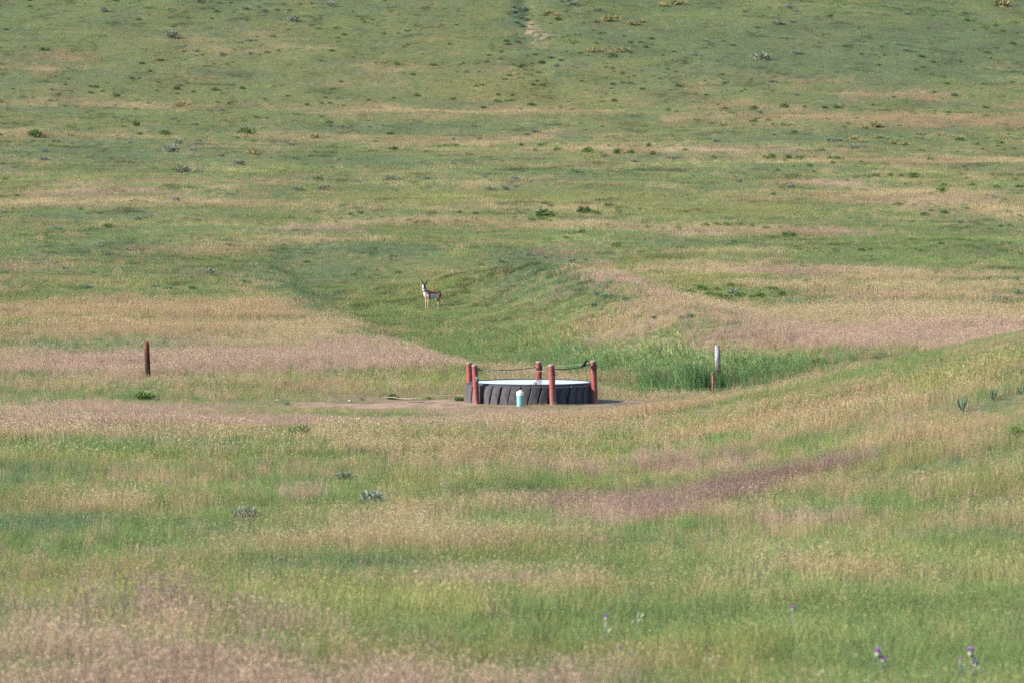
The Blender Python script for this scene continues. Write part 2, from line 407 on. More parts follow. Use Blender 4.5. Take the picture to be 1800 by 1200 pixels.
def foliage_mat(name, c1, c2, trans=.25):
    m, nt, out = new_mat(name)
    oi = nt.nodes.new('ShaderNodeObjectInfo')
    rp = mixrgb(nt, 'MIX', oi.outputs['Random'], (*c1, 1), (*c2, 1))
    c = mixrgb(nt, 'MULTIPLY', 1.0, rp, attr(nt, 'shade').outputs['Color'])
    leaf_shader(nt, out, c, trans)
    return m

MAT_GROUND, nt, out = new_mat('prairie_ground')
pb = principled(nt, out, None, .95, .05)
geo = nt.nodes.new('ShaderNodeNewGeometry')
n1 = nt.nodes.new('ShaderNodeTexNoise'); n1.inputs['Scale'].default_value = 2.3; n1.inputs['Detail'].default_value = 8; n1.inputs['Roughness'].default_value = .7
n2 = nt.nodes.new('ShaderNodeTexNoise'); n2.inputs['Scale'].default_value = 14; n2.inputs['Detail'].default_value = 6
nt.links.new(geo.outputs['Position'], n1.inputs['Vector']); nt.links.new(geo.outputs['Position'], n2.inputs['Vector'])
r1 = nt.nodes.new('ShaderNodeMapRange'); r1.inputs[1].default_value = .3; r1.inputs[2].default_value = .7; r1.inputs[3].default_value = .6; r1.inputs[4].default_value = 1.35
r2 = nt.nodes.new('ShaderNodeMapRange'); r2.inputs[1].default_value = .3; r2.inputs[2].default_value = .7; r2.inputs[3].default_value = .75; r2.inputs[4].default_value = 1.2
nt.links.new(n1.outputs['Fac'], r1.inputs[0]); nt.links.new(n2.outputs['Fac'], r2.inputs[0])
c = mixrgb(nt, 'MULTIPLY', 1.0, attr(nt, 'cover').outputs['Color'], r1.outputs[0])
c = mixrgb(nt, 'MULTIPLY', 1.0, c, r2.outputs[0])
nt.links.new(c, pb.inputs['Base Color'])
bp = nt.nodes.new('ShaderNodeBump'); bp.inputs['Strength'].default_value = .5; bp.inputs['Distance'].default_value = .06
nt.links.new(n2.outputs['Fac'], bp.inputs['Height']); nt.links.new(bp.outputs[0], pb.inputs['Normal'])

# ------------------------------------------------------------------ object helpers
def tag(o, label=None, cat=None, group=None, kind=None):
    if label: o['label'] = label
    if cat: o['category'] = cat
    if group: o['group'] = group
    if kind: o['kind'] = kind
    return o

class MB:
    """collects simple shapes into one mesh"""
    def __init__(s):
        s.v, s.f, s.m, s.shade = [], [], [], []
    def add(s, verts, faces, mat=0, shade=1.0):
        b = len(s.v)
        s.v += [tuple(p) for p in verts]
        s.f += [tuple(i + b for i in f) for f in faces]
        s.m += [mat] * len(faces)
        s.shade += [shade] * len(verts)
    def tube(s, pts, radii, seg=8, mat=0, cap=True, shade=1.0):
        pts = [Vector(p) for p in pts]
        if isinstance(radii, (int, float)):
            radii = [radii] * len(pts)
        vs_, fs = [], []
        up = Vector((0, 0, 1))
        prev = None
        for i, p in enumerate(pts):
            d = (pts[min(i + 1, len(pts) - 1)] - pts[max(i - 1, 0)])
            d = d.normalized() if d.length > 1e-9 else Vector((0, 0, 1))
            if prev is None:
                a = d.cross(up)
                if a.length < .05:
                    a = d.cross(Vector((1, 0, 0)))
            else:
                a = prev - d * prev.dot(d)
            a.normalize()
            prev = a
            b = d.cross(a)
            for k in range(seg):
                t = 2 * PI * k / seg
                r = radii[i]
                ra, rb = (r if not isinstance(r, tuple) else r[0]), (r if not isinstance(r, tuple) else r[1])
                vs_.append(p + a * (math.cos(t) * ra) + b * (math.sin(t) * rb))
        for i in range(len(pts) - 1):
            for k in range(seg):
                k2 = (k + 1) % seg
                fs.append((i * seg + k, i * seg + k2, (i + 1) * seg + k2, (i + 1) * seg + k))
        if cap:
            fs.append(tuple(reversed(range(seg))))
            fs.append(tuple((len(pts) - 1) * seg + k for k in range(seg)))
        s.add(vs_, fs, mat, shade)
    def mesh(s, name, mats, smooth=False):
        me = bpy.data.meshes.new(name)
        me.from_pydata(s.v, [], s.f)
        for m in mats:
            me.materials.append(m)
        me.polygons.foreach_set('material_index', s.m)
        if smooth:
            me.polygons.foreach_set('use_smooth', [True] * len(s.f))
        a = me.attributes.new('shade', 'FLOAT_COLOR', 'POINT')
        a.data.foreach_set('color', np.repeat(np.array(s.shade, np.float32)[:, None], 4, 1).ravel())
        me.update()
        return me
    def build(s, name, mats, parent=None, smooth=False, loc=None):
        if not isinstance(mats, (list, tuple)):
            mats = [mats]
        o = bpy.data.objects.new(name, s.mesh(name, mats, smooth))
        COL.objects.link(o)
        o.parent = parent
        if loc: o.location = loc
        return o

def empty(name, loc, rz=0.0):
    o = bpy.data.objects.new(name, None)
    o.empty_display_size = .2
    COL.objects.link(o)
    o.location = loc
    o.rotation_euler = (0, 0, rz)
    return o

def copy_tree(o, parent=None):
    c = o.copy()
    COL.objects.link(c)
    c.parent = parent
    for ch in o.children:
        copy_tree(ch, c)
    return c

# ------------------------------------------------------------------ ground sheet
def _axis(segs):
    out = []
    for a, b, st in segs:
        out += list(np.arange(a, b, st))
    return np.array(out)
xs_pos = _axis([(0, 14, .35), (14, 34, .6), (34, 90, 1.4), (90, 200, 8), (200, 600, 40), (600, 3001, 240)])
xs = np.concatenate([-xs_pos[:0:-1], xs_pos])
ys = _axis([(-200, -20, 30), (-20, 24, 4), (24, 60, .5), (60, 200, .6), (200, 340, .8), (340, 600, 1.4), (600, 760, 1.3), (760, 960, 5), (960, 1500, 40), (1500, 5001, 250)])
GX, GY = np.meshgrid(xs, ys)
gx, gy = GX.ravel(), GY.ravel()
gzv = height(gx, gy)
far_side = np.abs(gx) > 200
gzv = np.where(far_side, np.minimum(gzv, 30), gzv)
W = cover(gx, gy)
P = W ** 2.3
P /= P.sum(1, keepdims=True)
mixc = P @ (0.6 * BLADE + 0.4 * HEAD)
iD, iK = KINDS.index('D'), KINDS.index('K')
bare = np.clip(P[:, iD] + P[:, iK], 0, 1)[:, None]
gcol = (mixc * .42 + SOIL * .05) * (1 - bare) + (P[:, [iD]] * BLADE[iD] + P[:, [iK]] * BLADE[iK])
ny, nx = GX.shape
idx = np.arange(ny * nx).reshape(ny, nx)
quads = np.stack([idx[:-1, :-1], idx[:-1, 1:], idx[1:, 1:], idx[1:, :-1]], -1).reshape(-1, 4)
gm = bpy.data.meshes.new('ground')
gm.vertices.add(ny * nx)
gm.vertices.foreach_set('co', np.stack([gx, gy, gzv], 1).astype(np.float32).ravel())
gm.loops.add(quads.size)
gm.loops.foreach_set('vertex_index', quads.ravel().astype(np.int32))
gm.polygons.add(len(quads))
gm.polygons.foreach_set('loop_start', np.arange(0, quads.size, 4, dtype=np.int32))
gm.polygons.foreach_set('loop_total', np.full(len(quads), 4, np.int32))
gm.polygons.foreach_set('use_smooth', np.ones(len(quads), bool))
gm.update(calc_edges=True)
ca = gm.attributes.new('cover', 'FLOAT_COLOR', 'POINT')
ca.data.foreach_set('color', np.concatenate([gcol, np.ones((len(gcol), 1))], 1).astype(np.float32).ravel())
gm.materials.append(MAT_GROUND)
ground = bpy.data.objects.new('ground', gm)
COL.objects.link(ground)
tag(ground, 'rolling dry prairie ground with a pond hollow and a low hill behind', kind='structure')

# ------------------------------------------------------------------ grass
def tuft_mesh(name, n, h, spread, width, bend, head=0.0, headlen=.06, headw=.012, droop=.5, lean=(0, 0), seed=0, nseg=3):
    r = random.Random(seed)
    V, Fc, H, S = [], [], [], []
    def quadstrip(pts, ws, side, hd, sh):
        b = len(V)
        for p, w in zip(pts, ws):
            V.append(tuple(p - side * w)); V.append(tuple(p + side * w))
            H.extend((hd, hd)); S.extend((sh, sh))
        for i in range(len(pts) - 1):
            Fc.append((b + 2 * i, b + 2 * i + 1, b + 2 * i + 3, b + 2 * i + 2))
    for i in range(n):
        az = r.uniform(0, 2 * PI)
        rad = spread * math.sqrt(r.random())
        a2 = r.uniform(0, 2 * PI)
        base = Vector((rad * math.cos(a2), rad * math.sin(a2), -.02))
        has = r.random() < head
        L = h * r.uniform(.55, 1.0) * (1.22 if has else 1)
        bd = bend * r.uniform(.3, 1.0) * (0.6 if has else 1)
        out_ = Vector((math.cos(az), math.sin(az), 0)) * bd + Vector((lean[0], lean[1], 0)) * r.uniform(.6, 1.2)
        pts = []
        for s in range(nseg + 1):
            t = s / nseg
            pts.append(base + Vector((0, 0, L * t * (1 - .25 * bd * t))) + out_ * (L * t * t * .8))
        fa = r.uniform(0, 2 * PI)
        side = Vector((math.cos(fa), math.sin(fa), 0))
        w = width * r.uniform(.7, 1.2) * (.6 if has else 1)
        ws = [w * (1 - (s / nseg) ** 2 * .85) for s in range(nseg + 1)]
        sh = r.uniform(.75, 1.2)
        quadstrip(pts, ws, side, 0.0, sh)
        if has:
            tip = pts[-1]
            for k in range(2):
                a3 = r.uniform(0, 2 * PI)
                d = (Vector((math.cos(a3), math.sin(a3), 0)) * .5 + out_ + Vector((0, 0, 1.0 - 2.0 * droop * r.random()))).normalized()
                sd = d.cross(Vector((r.uniform(-1, 1), r.uniform(-1, 1), r.uniform(-.3, .3)))).normalized()
                l = headlen * r.uniform(.7, 1.3)
                quadstrip([tip - d * l * .25, tip + d * l * .35, tip + d * l], [headw * .3, headw, headw * .2], sd, 1.0, r.uniform(.8, 1.2))
    me = bpy.data.meshes.new(name)
    me.from_pydata(V, [], Fc)
    a = me.attributes.new('head', 'FLOAT', 'POINT'); a.data.foreach_set('value', np.array(H, np.float32))
    a = me.attributes.new('shade', 'FLOAT_COLOR', 'POINT')
    a.data.foreach_set('color', np.repeat(np.array(S, np.float32)[:, None], 4, 1).ravel())
    me.materials.append(MAT_GRASS)
    me.update()
    return me

def scatter_object(name, pts, col, hcol, scl, rot, pidx, meshes, label):
    """a point set that instances tufts of grass (one 'stuff' object)"""
    pc = bpy.data.collections.new(name + '_tufts')
    for i, me in enumerate(meshes):
        o = bpy.data.objects.new('%s_tuft_%02d' % (name, i), me)
        pc.objects.link(o)
    me = bpy.data.meshes.new(name)
    me.vertices.add(len(pts))
    me.vertices.foreach_set('co', pts.astype(np.float32).ravel())
    def at(nm, ty, data, key):
        a = me.attributes.new(nm, ty, 'POINT')
        a.data.foreach_set(key, np.ascontiguousarray(data).ravel())
    one = np.ones((len(pts), 1))
    at('col', 'FLOAT_COLOR', np.concatenate([col, one], 1).astype(np.float32), 'color')
    at('hcol', 'FLOAT_COLOR', np.concatenate([hcol, one], 1).astype(np.float32), 'color')
    at('scl', 'FLOAT_VECTOR', scl.astype(np.float32), 'vector')
    at('rot', 'FLOAT_VECTOR', rot.astype(np.float32), 'vector')
    at('pidx', 'INT', pidx.astype(np.int32), 'value')
    o = bpy.data.objects.new(name, me)
    COL.objects.link(o)
    ng = bpy.data.node_groups.new(name + '_nodes', 'GeometryNodeTree')
    ng.interface.new_socket('Geometry', in_out='INPUT', socket_type='NodeSocketGeometry')
    ng.interface.new_socket('Geometry', in_out='OUTPUT', socket_type='NodeSocketGeometry')
    N, Lk = ng.nodes, ng.links
    gi, go = N.new('NodeGroupInput'), N.new('NodeGroupOutput')
    iop = N.new('GeometryNodeInstanceOnPoints')
    ci = N.new('GeometryNodeCollectionInfo')
    ci.inputs[0].default_value = pc
    ci.inputs['Separate Children'].default_value = True
    ci.inputs['Reset Children'].default_value = True
    def na(nm, ty):
        q = N.new('GeometryNodeInputNamedAttribute')
        q.data_type = ty
        q.inputs[0].default_value = nm
        return q.outputs[0]
    Lk.new(gi.outputs[0], iop.inputs['Points'])
    Lk.new(ci.outputs[0], iop.inputs['Instance'])
    iop.inputs['Pick Instance'].default_value = True
    Lk.new(na('pidx', 'INT'), iop.inputs['Instance Index'])
    Lk.new(na('rot', 'FLOAT_VECTOR'), iop.inputs['Rotation'])
    Lk.new(na('scl', 'FLOAT_VECTOR'), iop.inputs['Scale'])
    Lk.new(iop.outputs[0], go.inputs[0])
    md = o.modifiers.new('scatter', 'NODES')
    md.node_group = ng
    tag(o, label, kind='stuff')
    return o

# tuft shapes: three levels of detail, each in four shapes
TUFT_SPECS = {
    'green':  dict(h=.30, spread=.15, bend=.50, head=.13, headlen=.03, headw=.0034, droop=.35),
    'dry':    dict(h=.34, spread=.17, bend=.42, head=.42, headlen=.034, headw=.0038, droop=.6),
}
LOD = [(38, .0023, 3, .62), (26, .0042, 2, 1.2), (20, .0070, 2, 1.7)]
def lod_meshes(kind):
    sp = TUFT_SPECS[kind]
    out = []
    for li, (n, w, ns, hm) in enumerate(LOD):
        for v in range(4):
            s = dict(sp); s['headw'] = sp['headw'] * hm; s['headlen'] = sp['headlen'] * (.62, 1.0, 1.35)[li]; s['spread'] = sp['spread'] * (1 + .35 * li)
            out.append(tuft_mesh('%s_grass_tuft' % kind, n, width=w, nseg=ns, seed=li * 10 + v + (50 if kind == 'dry' else 0), **s))
    return out

def candidates():
    bands = [(30, 42, 75), (42, 60, 62), (60, 85, 40), (85, 120, 27), (120, 180, 19), (180, 260, 13), (260, 340, 9.5), (340, 480, 6.5), (480, 600, 5.0), (600, 770, 5.0)]
    Xs, Ys = [], []
    for a, b, den in bands:
        hw = .122 * b + 2.5
        n = int((b - a) * 2 * hw * den)
        y = rng.uniform(a, b, n)
        x = rng.uniform(-1, 1, n) * hw
        k = np.abs(x) < .122 * y + 2.5
        Xs.append(x[k]); Ys.append(y[k])
    # the steep face of the old dam shows more ground and carries more plants
    n = 22000
    x = rng.uniform(-9, 13, n); y = rng.uniform(246, 284, n)
    Xs.append(x); Ys.append(y)
    return np.concatenate(Xs), np.concatenate(Ys)

CLEAR = []
for (px_, py_, r_, l_) in [(260, 664, .25, 7), (1263, 675, .35, 14), (1253, 693, .3, 8), (1693, 726, .3, 6), (1747, 706, .4, 6), (1797, 696, .3, 6), (656, 884, .3, 3.5), (436, 920, .28, 3.0), (606, 840, .3, 3), (530, 768, .35, 4), (255, 702, .4, 5), (691, 702, .5, 10), (1386, 629, .3, 10)]:
    gx_, gy_, _ = ground_at(px_, py_)
    CLEAR.append((gx_, gy_, r_, l_))
cxs, cys = candidates()
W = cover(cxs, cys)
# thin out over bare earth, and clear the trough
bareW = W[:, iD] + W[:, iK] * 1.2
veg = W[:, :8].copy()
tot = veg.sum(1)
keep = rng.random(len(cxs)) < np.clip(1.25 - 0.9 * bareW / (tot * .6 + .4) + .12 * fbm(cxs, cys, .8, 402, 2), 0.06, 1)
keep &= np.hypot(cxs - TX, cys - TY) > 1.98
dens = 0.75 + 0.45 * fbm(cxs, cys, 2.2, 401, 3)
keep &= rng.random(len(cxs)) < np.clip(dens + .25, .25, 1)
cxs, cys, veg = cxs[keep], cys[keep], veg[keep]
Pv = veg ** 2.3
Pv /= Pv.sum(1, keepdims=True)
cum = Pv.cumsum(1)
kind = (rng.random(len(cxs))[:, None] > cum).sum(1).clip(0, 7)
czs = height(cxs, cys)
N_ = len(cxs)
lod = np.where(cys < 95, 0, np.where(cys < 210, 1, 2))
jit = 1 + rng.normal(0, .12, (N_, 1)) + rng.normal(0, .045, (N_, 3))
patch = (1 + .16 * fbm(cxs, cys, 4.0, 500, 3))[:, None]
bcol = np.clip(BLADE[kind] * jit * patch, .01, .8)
# the plant's own species sets the head colour; green stands hold some straw heads in the flats
near = sstep(170, 70, cys)
hc = HEAD[kind] * jit
hcol = np.clip(hc, .01, .8)
htn = 1 + .35 * fbm(cxs, cys, 3.0, 600, 3)
KH = np.array([.80, .85, .95, 1.0, .95, 1.0, 1.05, 2.0])
size = KH[kind] * htn * rng.uniform(.75, 1.25, N_)
size *= np.interp(cys, [30, 60, 110, 128, 150, 175, 240, 300, 600, 760], [.92, .90, .82, .70, .70, .8, .72, .66, .68, .75])
dtr = np.hypot((cxs - TX) / 1.3, cys - TY)
size *= np.interp(dtr, [2, 4.5, 8], [.60, .68, 1.0])
padr = sstep(116, 126, cys) * (1 - sstep(141, 147, cys)) * sstep(-13, -8, cxs) * (1 - sstep(3.0, 5.0, cxs))
size *= 1 - .42 * padr
crest = sstep(104, 112, cys) * (1 - sstep(140, 146, cys)) * sstep(3.0, 4.5, cxs)
size *= 1 - .35 * crest
for (qx, qy, qr, ql) in CLEAR:
    size[(np.abs(cxs - qx) < qr) & (cys < qy + .1) & (cys > qy - ql)] *= .6
wide = np.interp(cys, [30, 90, 200, 400, 760], [1, 1.05, 1.15, 1.4, 1.8])
# short grazed grass where the pronghorn stands
PHX, PHY, PHZ = ground_at(757, 543)
size *= np.interp(np.hypot(cxs - PHX, (cys - PHY) * .5), [1.0, 3.5], [.9, 1.0])
shrt = (cys < PHY + .6) & (cys > PHY - 7) & (np.abs(cxs - PHX) < .75)
size[shrt] *= .8
scl = np.stack([size * wide, size * wide, size], 1)
sc_ = np.where(cys > 330, .62, 1.0)
tus = np.where(cys > 330, fbm(cxs * .55, cys * .20, 1.1, 702, 3), fbm(cxs, cys, 1.1, 700, 2)) + .35 * fbm(cxs, cys * .6, 9.0, 710, 2)
tone = 1 + .20 * sstep(200, 330, cys) * fbm(cxs, cys * .35, 4.0, 720, 3)
bcol *= tone[:, None]; hcol *= tone[:, None]
dam_ = np.exp(-((cxs - 3.0) / 5.0) ** 2 - ((cys - 264) / 12.0) ** 2)
tus = tus + .34 * dam_
tf = sstep(.50, .64, tus + .10 * sstep(560, 680, cys)) * (kind <= 2) * sstep(150, 240, cys)  # extra dark tussocks high up stand in for shade on the hill
bcol *= (1 - .50 * tf)[:, None]
hcol *= (1 - .40 * tf)[:, None]
size *= 1 + .75 * tf
tall_ = (rng.random(N_) < .07) & (cys < 125)
size[tall_] *= 1.45
rot = np.stack([rng.normal(0, .10, N_), rng.normal(0, .10, N_), rng.uniform(0, 2 * PI, N_)], 1)
pidx = lod * 4 + rng.integers(0, 4, N_)
pts = np.stack([cxs, cys, czs - .01], 1)
is_tall = (kind == 7)
is_dry = (kind >= 3) & (kind <= 6)
is_green = ~is_dry & ~is_tall
for nm, m, kd, lab in (('grass', is_green, 'green', 'short green prairie grass in patches over the flats and the hill'),
                       ('dry_grass', is_dry, 'dry', 'dry straw and pinkish brome grass gone to seed over the prairie')):
    scatter_object(nm, pts[m], bcol[m], hcol[m], scl[m], rot[m], pidx[m], lod_meshes(kd), lab)
# tall lush grass of the gully: denser, all leaning to one side
ti = np.nonzero(is_tall)[0]
ti = np.repeat(ti, 4)
tp = pts[ti] + np.stack([rng.normal(0, .35, len(ti)), rng.normal(0, .5, len(ti)), np.zeros(len(ti))], 1)
tp[:, 2] = height(tp[:, 0], tp[:, 1]) - .01
ts = rng.uniform(.7, 1.2, len(ti)) * (1 + .7 * fbm(tp[:, 0], tp[:, 1], 2.0, 810, 3)) * np.interp(tp[:, 0], [-3, 1, 3.0, 7.0, 9.5], [.42, .6, 1.0, .95, .65])
tall_meshes = [tuft_mesh('tall_grass_tuft', 16, .70, .16, .0060, .45, head=.1, headlen=.08, headw=.007, droop=.2, lean=(-.34, -.05), seed=900 + v, nseg=3) for v in range(5)]
trot = np.stack([rng.normal(0, .06, len(ti)), rng.normal(0, .06, len(ti)), rng.normal(0, .55, len(ti))], 1)
tdry = (rng.random((len(ti), 1)) < .07 + .10 * fbm(tp[:, 0], tp[:, 1], 3, 820, 2)[:, None])
tcol = np.clip(np.where(tdry, np.array((.26, .19, .11)), BLADE[7]) * (1 + rng.normal(0, .22, (len(ti), 1))) * (1 + rng.normal(0, .04, (len(ti), 3))), .01, .8)
scatter_object('tall_grass', tp, tcol, np.tile(HEAD[7], (len(ti), 1)), np.stack([ts] * 3, 1), trot, rng.integers(0, 5, len(ti)), tall_meshes,
               'tall lush green grass leaning in the gully behind the trough')
print('tufts', is_green.sum(), is_dry.sum(), len(ti))

#OBJECTS#
# ------------------------------------------------------------------ materials of the objects
def mat_painted_pipe():
    m, nt, out = new_mat('red_oxide_paint')
    b = principled(nt, out, None, .6, .3)
    tc = nt.nodes.new('ShaderNodeTexCoord')
    n = nt.nodes.new('ShaderNodeTexNoise'); n.inputs['Scale'].default_value = 9; n.inputs['Detail'].default_value = 7
    nt.links.new(tc.outputs['Object'], n.inputs['Vector'])
    rp = nt.nodes.new('ShaderNodeValToRGB')
    rp.color_ramp.elements[0].position = .36; rp.color_ramp.elements[0].color = (.055, .020, .017, 1)
    rp.color_ramp.elements[1].position = .50; rp.color_ramp.elements[1].color = (.145, .026, .020, 1)
    e = rp.color_ramp.elements.new(.72); e.color = (.17, .038, .030, 1)
    nt.links.new(n.outputs['Fac'], rp.inputs[0])
    # mud and bleached paint near the foot
    sp = nt.nodes.new('ShaderNodeSeparateXYZ'); nt.links.new(tc.outputs['Object'], sp.inputs[0])
    mr = nt.nodes.new('ShaderNodeMapRange'); mr.inputs[1].default_value = .5; mr.inputs[2].default_value = -.02
    nt.links.new(sp.outputs[2], mr.inputs[0])
    n2 = nt.nodes.new('ShaderNodeTexNoise'); n2.inputs['Scale'].default_value = 5; n2.inputs['Detail'].default_value = 5
    nt.links.new(tc.outputs['Object'], n2.inputs['Vector'])
    mu = nt.nodes.new('ShaderNodeMath'); mu.operation = 'MULTIPLY'
    nt.links.new(mr.outputs[0], mu.inputs[0]); nt.links.new(n2.outputs['Fac'], mu.inputs[1])
    c = mixrgb(nt, 'MIX', mu.outputs[0], rp.outputs[0], (.21, .10, .085, 1))
    nt.links.new(c, b.inputs['Base Color'])
    bp = nt.nodes.new('ShaderNodeBump'); bp.inputs['Strength'].default_value = .25; bp.inputs['Distance'].default_value = .01
    nt.links.new(n.outputs['Fac'], bp.inputs['Height']); nt.links.new(bp.outputs[0], b.inputs['Normal'])
    return m

def mat_old_wood(name, top, mid, bot, zlo, zhi):
    m, nt, out = new_mat(name)
    b = principled(nt, out, None, .85, .15)
    tc = nt.nodes.new('ShaderNodeTexCoord')
    mp = nt.nodes.new('ShaderNodeMapping'); mp.inputs['Scale'].default_value = (14, 14, 1.6)
    n = nt.nodes.new('ShaderNodeTexNoise'); n.inputs['Scale'].default_value = 2.2; n.inputs['Detail'].default_value = 8
    nt.links.new(tc.outputs['Object'], mp.inputs[0]); nt.links.new(mp.outputs[0], n.inputs['Vector'])
    sp = nt.nodes.new('ShaderNodeSeparateXYZ'); nt.links.new(tc.outputs['Object'], sp.inputs[0])
    ad = nt.nodes.new('ShaderNodeMath'); ad.operation = 'MULTIPLY_ADD'; ad.inputs[1].default_value = .35; ad.inputs[2].default_value = -.17
    nt.links.new(n.outputs['Fac'], ad.inputs[0])
    sm = nt.nodes.new('ShaderNodeMath'); sm.operation = 'ADD'
    nt.links.new(sp.outputs[2], sm.inputs[0]); nt.links.new(ad.outputs[0], sm.inputs[1])
    mr = nt.nodes.new('ShaderNodeMapRange'); mr.inputs[1].default_value = zlo; mr.inputs[2].default_value = zhi
    nt.links.new(sm.outputs[0], mr.inputs[0])
    rp = nt.nodes.new('ShaderNodeValToRGB')
    rp.color_ramp.elements[0].position = .05; rp.color_ramp.elements[0].color = (*bot, 1)
    rp.color_ramp.elements[1].position = .95; rp.color_ramp.elements[1].color = (*top, 1)
    e = rp.color_ramp.elements.new(.4); e.color = (*mid, 1)
    nt.links.new(mr.outputs[0], rp.inputs[0])
    r2 = nt.nodes.new('ShaderNodeMapRange'); r2.inputs[1].default_value = .35; r2.inputs[2].default_value = .65; r2.inputs[3].default_value = .45; r2.inputs[4].default_value = 1.25
    nt.links.new(n.outputs['Fac'], r2.inputs[0])
    c = mixrgb(nt, 'MULTIPLY', 1.0, rp.outputs[0], r2.outputs[0])
    nt.links.new(c, b.inputs['Base Color'])
    bp = nt.nodes.new('ShaderNodeBump'); bp.inputs['Strength'].default_value = .8; bp.inputs['Distance'].default_value = .02
    nt.links.new(n.outputs['Fac'], bp.inputs['Height']); nt.links.new(bp.outputs[0], b.inputs['Normal'])
    return m

M_PIPE = mat_painted_pipe()
M_PIPECAP = mat_noise('weathered_pipe_end', (.12, .07, .06), (.26, .21, .19), 14)
M_STEEL = mat_noise('grey_galvanised_steel', (.06, .06, .065), (.14, .14, .145), 20, .5, .3)
M_CABLE = mat_noise('dark_cable', (.010, .009, .009), (.028, .024, .024), 30)
M_WIRE = mat_noise('grey_wire', (.10, .095, .09), (.20, .19, .18), 30)
M_RUBBER = mat_noise('weathered_tyre_rubber', (.017, .017, .021), (.052, .050, .054), 4.5, .85, .15, .25)
def muddy(m, zlo, zhi, mud):
    nt = m.node_tree
    b = next(n for n in nt.nodes if n.type == 'BSDF_PRINCIPLED')
    src = b.inputs['Base Color'].links[0].from_socket
    tc = nt.nodes.new('ShaderNodeTexCoord'); sp = nt.nodes.new('ShaderNodeSeparateXYZ')
    nt.links.new(tc.outputs['Object'], sp.inputs[0])
    mr = nt.nodes.new('ShaderNodeMapRange'); mr.inputs[1].default_value = zhi; mr.inputs[2].default_value = zlo
    nt.links.new(sp.outputs[2], mr.inputs[0])
    geo = nt.nodes.new('ShaderNodeNewGeometry')
    n = nt.nodes.new('ShaderNodeTexNoise'); n.inputs['Scale'].default_value = 3.2; n.inputs['Detail'].default_value = 7; n.inputs['Roughness'].default_value = .7
    nt.links.new(geo.outputs['Position'], n.inputs['Vector'])
    r = nt.nodes.new('ShaderNodeMapRange'); r.inputs[1].default_value = .38; r.inputs[2].default_value = .72; r.inputs[4].default_value = .6
    nt.links.new(n.outputs['Fac'], r.inputs[0])
    a = nt.nodes.new('ShaderNodeMath'); a.operation = 'MULTIPLY_ADD'; a.inputs[1].default_value = .75; a.use_clamp = True
    nt.links.new(mr.outputs[0], a.inputs[0])
    k = nt.nodes.new('ShaderNodeMath'); k.operation = 'MULTIPLY'; k.inputs[1].default_value = .5
    nt.links.new(r.outputs[0], k.inputs[0]); nt.links.new(k.outputs[0], a.inputs[2])
    m2 = nt.nodes.new('ShaderNodeMath'); m2.operation = 'MULTIPLY'; nt.links.new(a.outputs[0], m2.inputs[0]); nt.links.new(r.outputs[0], m2.inputs[1])
    nt.links.new(mixrgb(nt, 'MIX', m2.outputs[0], src, (*mud, 1)), b.inputs['Base Color'])
muddy(M_RUBBER, -.03, .22, (.11, .09, .08))
M_BEAD = mat_noise('black_tyre_rubber', (.009, .009, .010), (.02, .02, .022), 6, .7, .2)
M_WHITE = mat_noise('white_plastic', (.42, .40, .36), (.58, .57, .53), 16, .5, .4)
M_TEAL = mat_noise('faded_teal_paint', (.07, .21, .19), (.15, .31, .29), 14, .6, .3, stretch=(1, 1, .4))
M_STONE = mat_noise('pale_stone', (.20, .18, .15), (.32, .30, .27), 9, .9, .2, .3)
M_WOOD_BROWN = mat_old_wood('dark_brown_post_wood', (.100, .042, .022), (.032, .015, .011), (.022, .015, .013), .0, 1.05)
M_WOOD_GREY = mat_old_wood('weathered_grey_post_wood', (.21, .205, .22), (.030, .020, .018), (.20, .165, .14), .05, 1.0)
M_TWIG = mat_noise('dry_twig', (.16, .11, .075), (.30, .23, .16), 12)

def mat_water():
    m, nt, out = new_mat('trough_water')
    b = principled(nt, out, (.24, .25, .27), .2, .5)
    b.inputs['IOR'].default_value = 1.33
    tc = nt.nodes.new('ShaderNodeTexCoord')
    n = nt.nodes.new('ShaderNodeTexNoise'); n.inputs['Scale'].default_value = 3.0; n.inputs['Detail'].default_value = 3
    bp = nt.nodes.new('ShaderNodeBump'); bp.inputs['Strength'].default_value = .12; bp.inputs['Distance'].default_value = .03
    nt.links.new(tc.outputs['Object'], n.inputs['Vector'])
    nt.links.new(n.outputs['Fac'], bp.inputs['Height']); nt.links.new(bp.outputs[0], b.inputs['Normal'])
    return m
M_WATER = mat_water()

# ------------------------------------------------------------------ the trough: a giant tyre lying flat
HT = .545
trough = empty('tyre_trough', (TX, TY, TZ))
tag(trough, 'giant black tractor tyre lying flat as a water trough inside a ring of red posts', 'trough')
def lathe(mb, prof, seg, mat=0, closed=False):
    vs_, fs = [], []
    n = len(prof)
    for k in range(seg):
        t = 2 * PI * k / seg
        for r, z in prof:
            vs_.append((r * math.cos(t), r * math.sin(t), z))
    for k in range(seg):
        k2 = (k + 1) % seg
        for i in range(n - 1 if not closed else n):
            j = (i + 1) % n
            fs.append((k * n + i, k2 * n + i, k2 * n + j, k * n + j))
    mb.add(vs_, fs, mat)
mb = MB()
lathe(mb, [(1.60, -.05), (1.735, -.05), (1.745, .10), (1.745, HT - .05), (1.735, HT - .012), (1.715, HT), (1.66, HT + .004), (1.635, HT - .02), (1.625, HT - .08), (1.62, .05)], 120, closed=True)
mb.build('carcass', M_BEAD, trough, smooth=True)
mb = MB()
lathe(mb, [(1.655 + .018 * math.cos(a), HT - .004 + .018 * math.sin(a)) for a in [2 * PI * i / 8 for i in range(8)]], 120, closed=True)
mb.build('rim_bead', M_BEAD, trough, smooth=True)
NB = 40
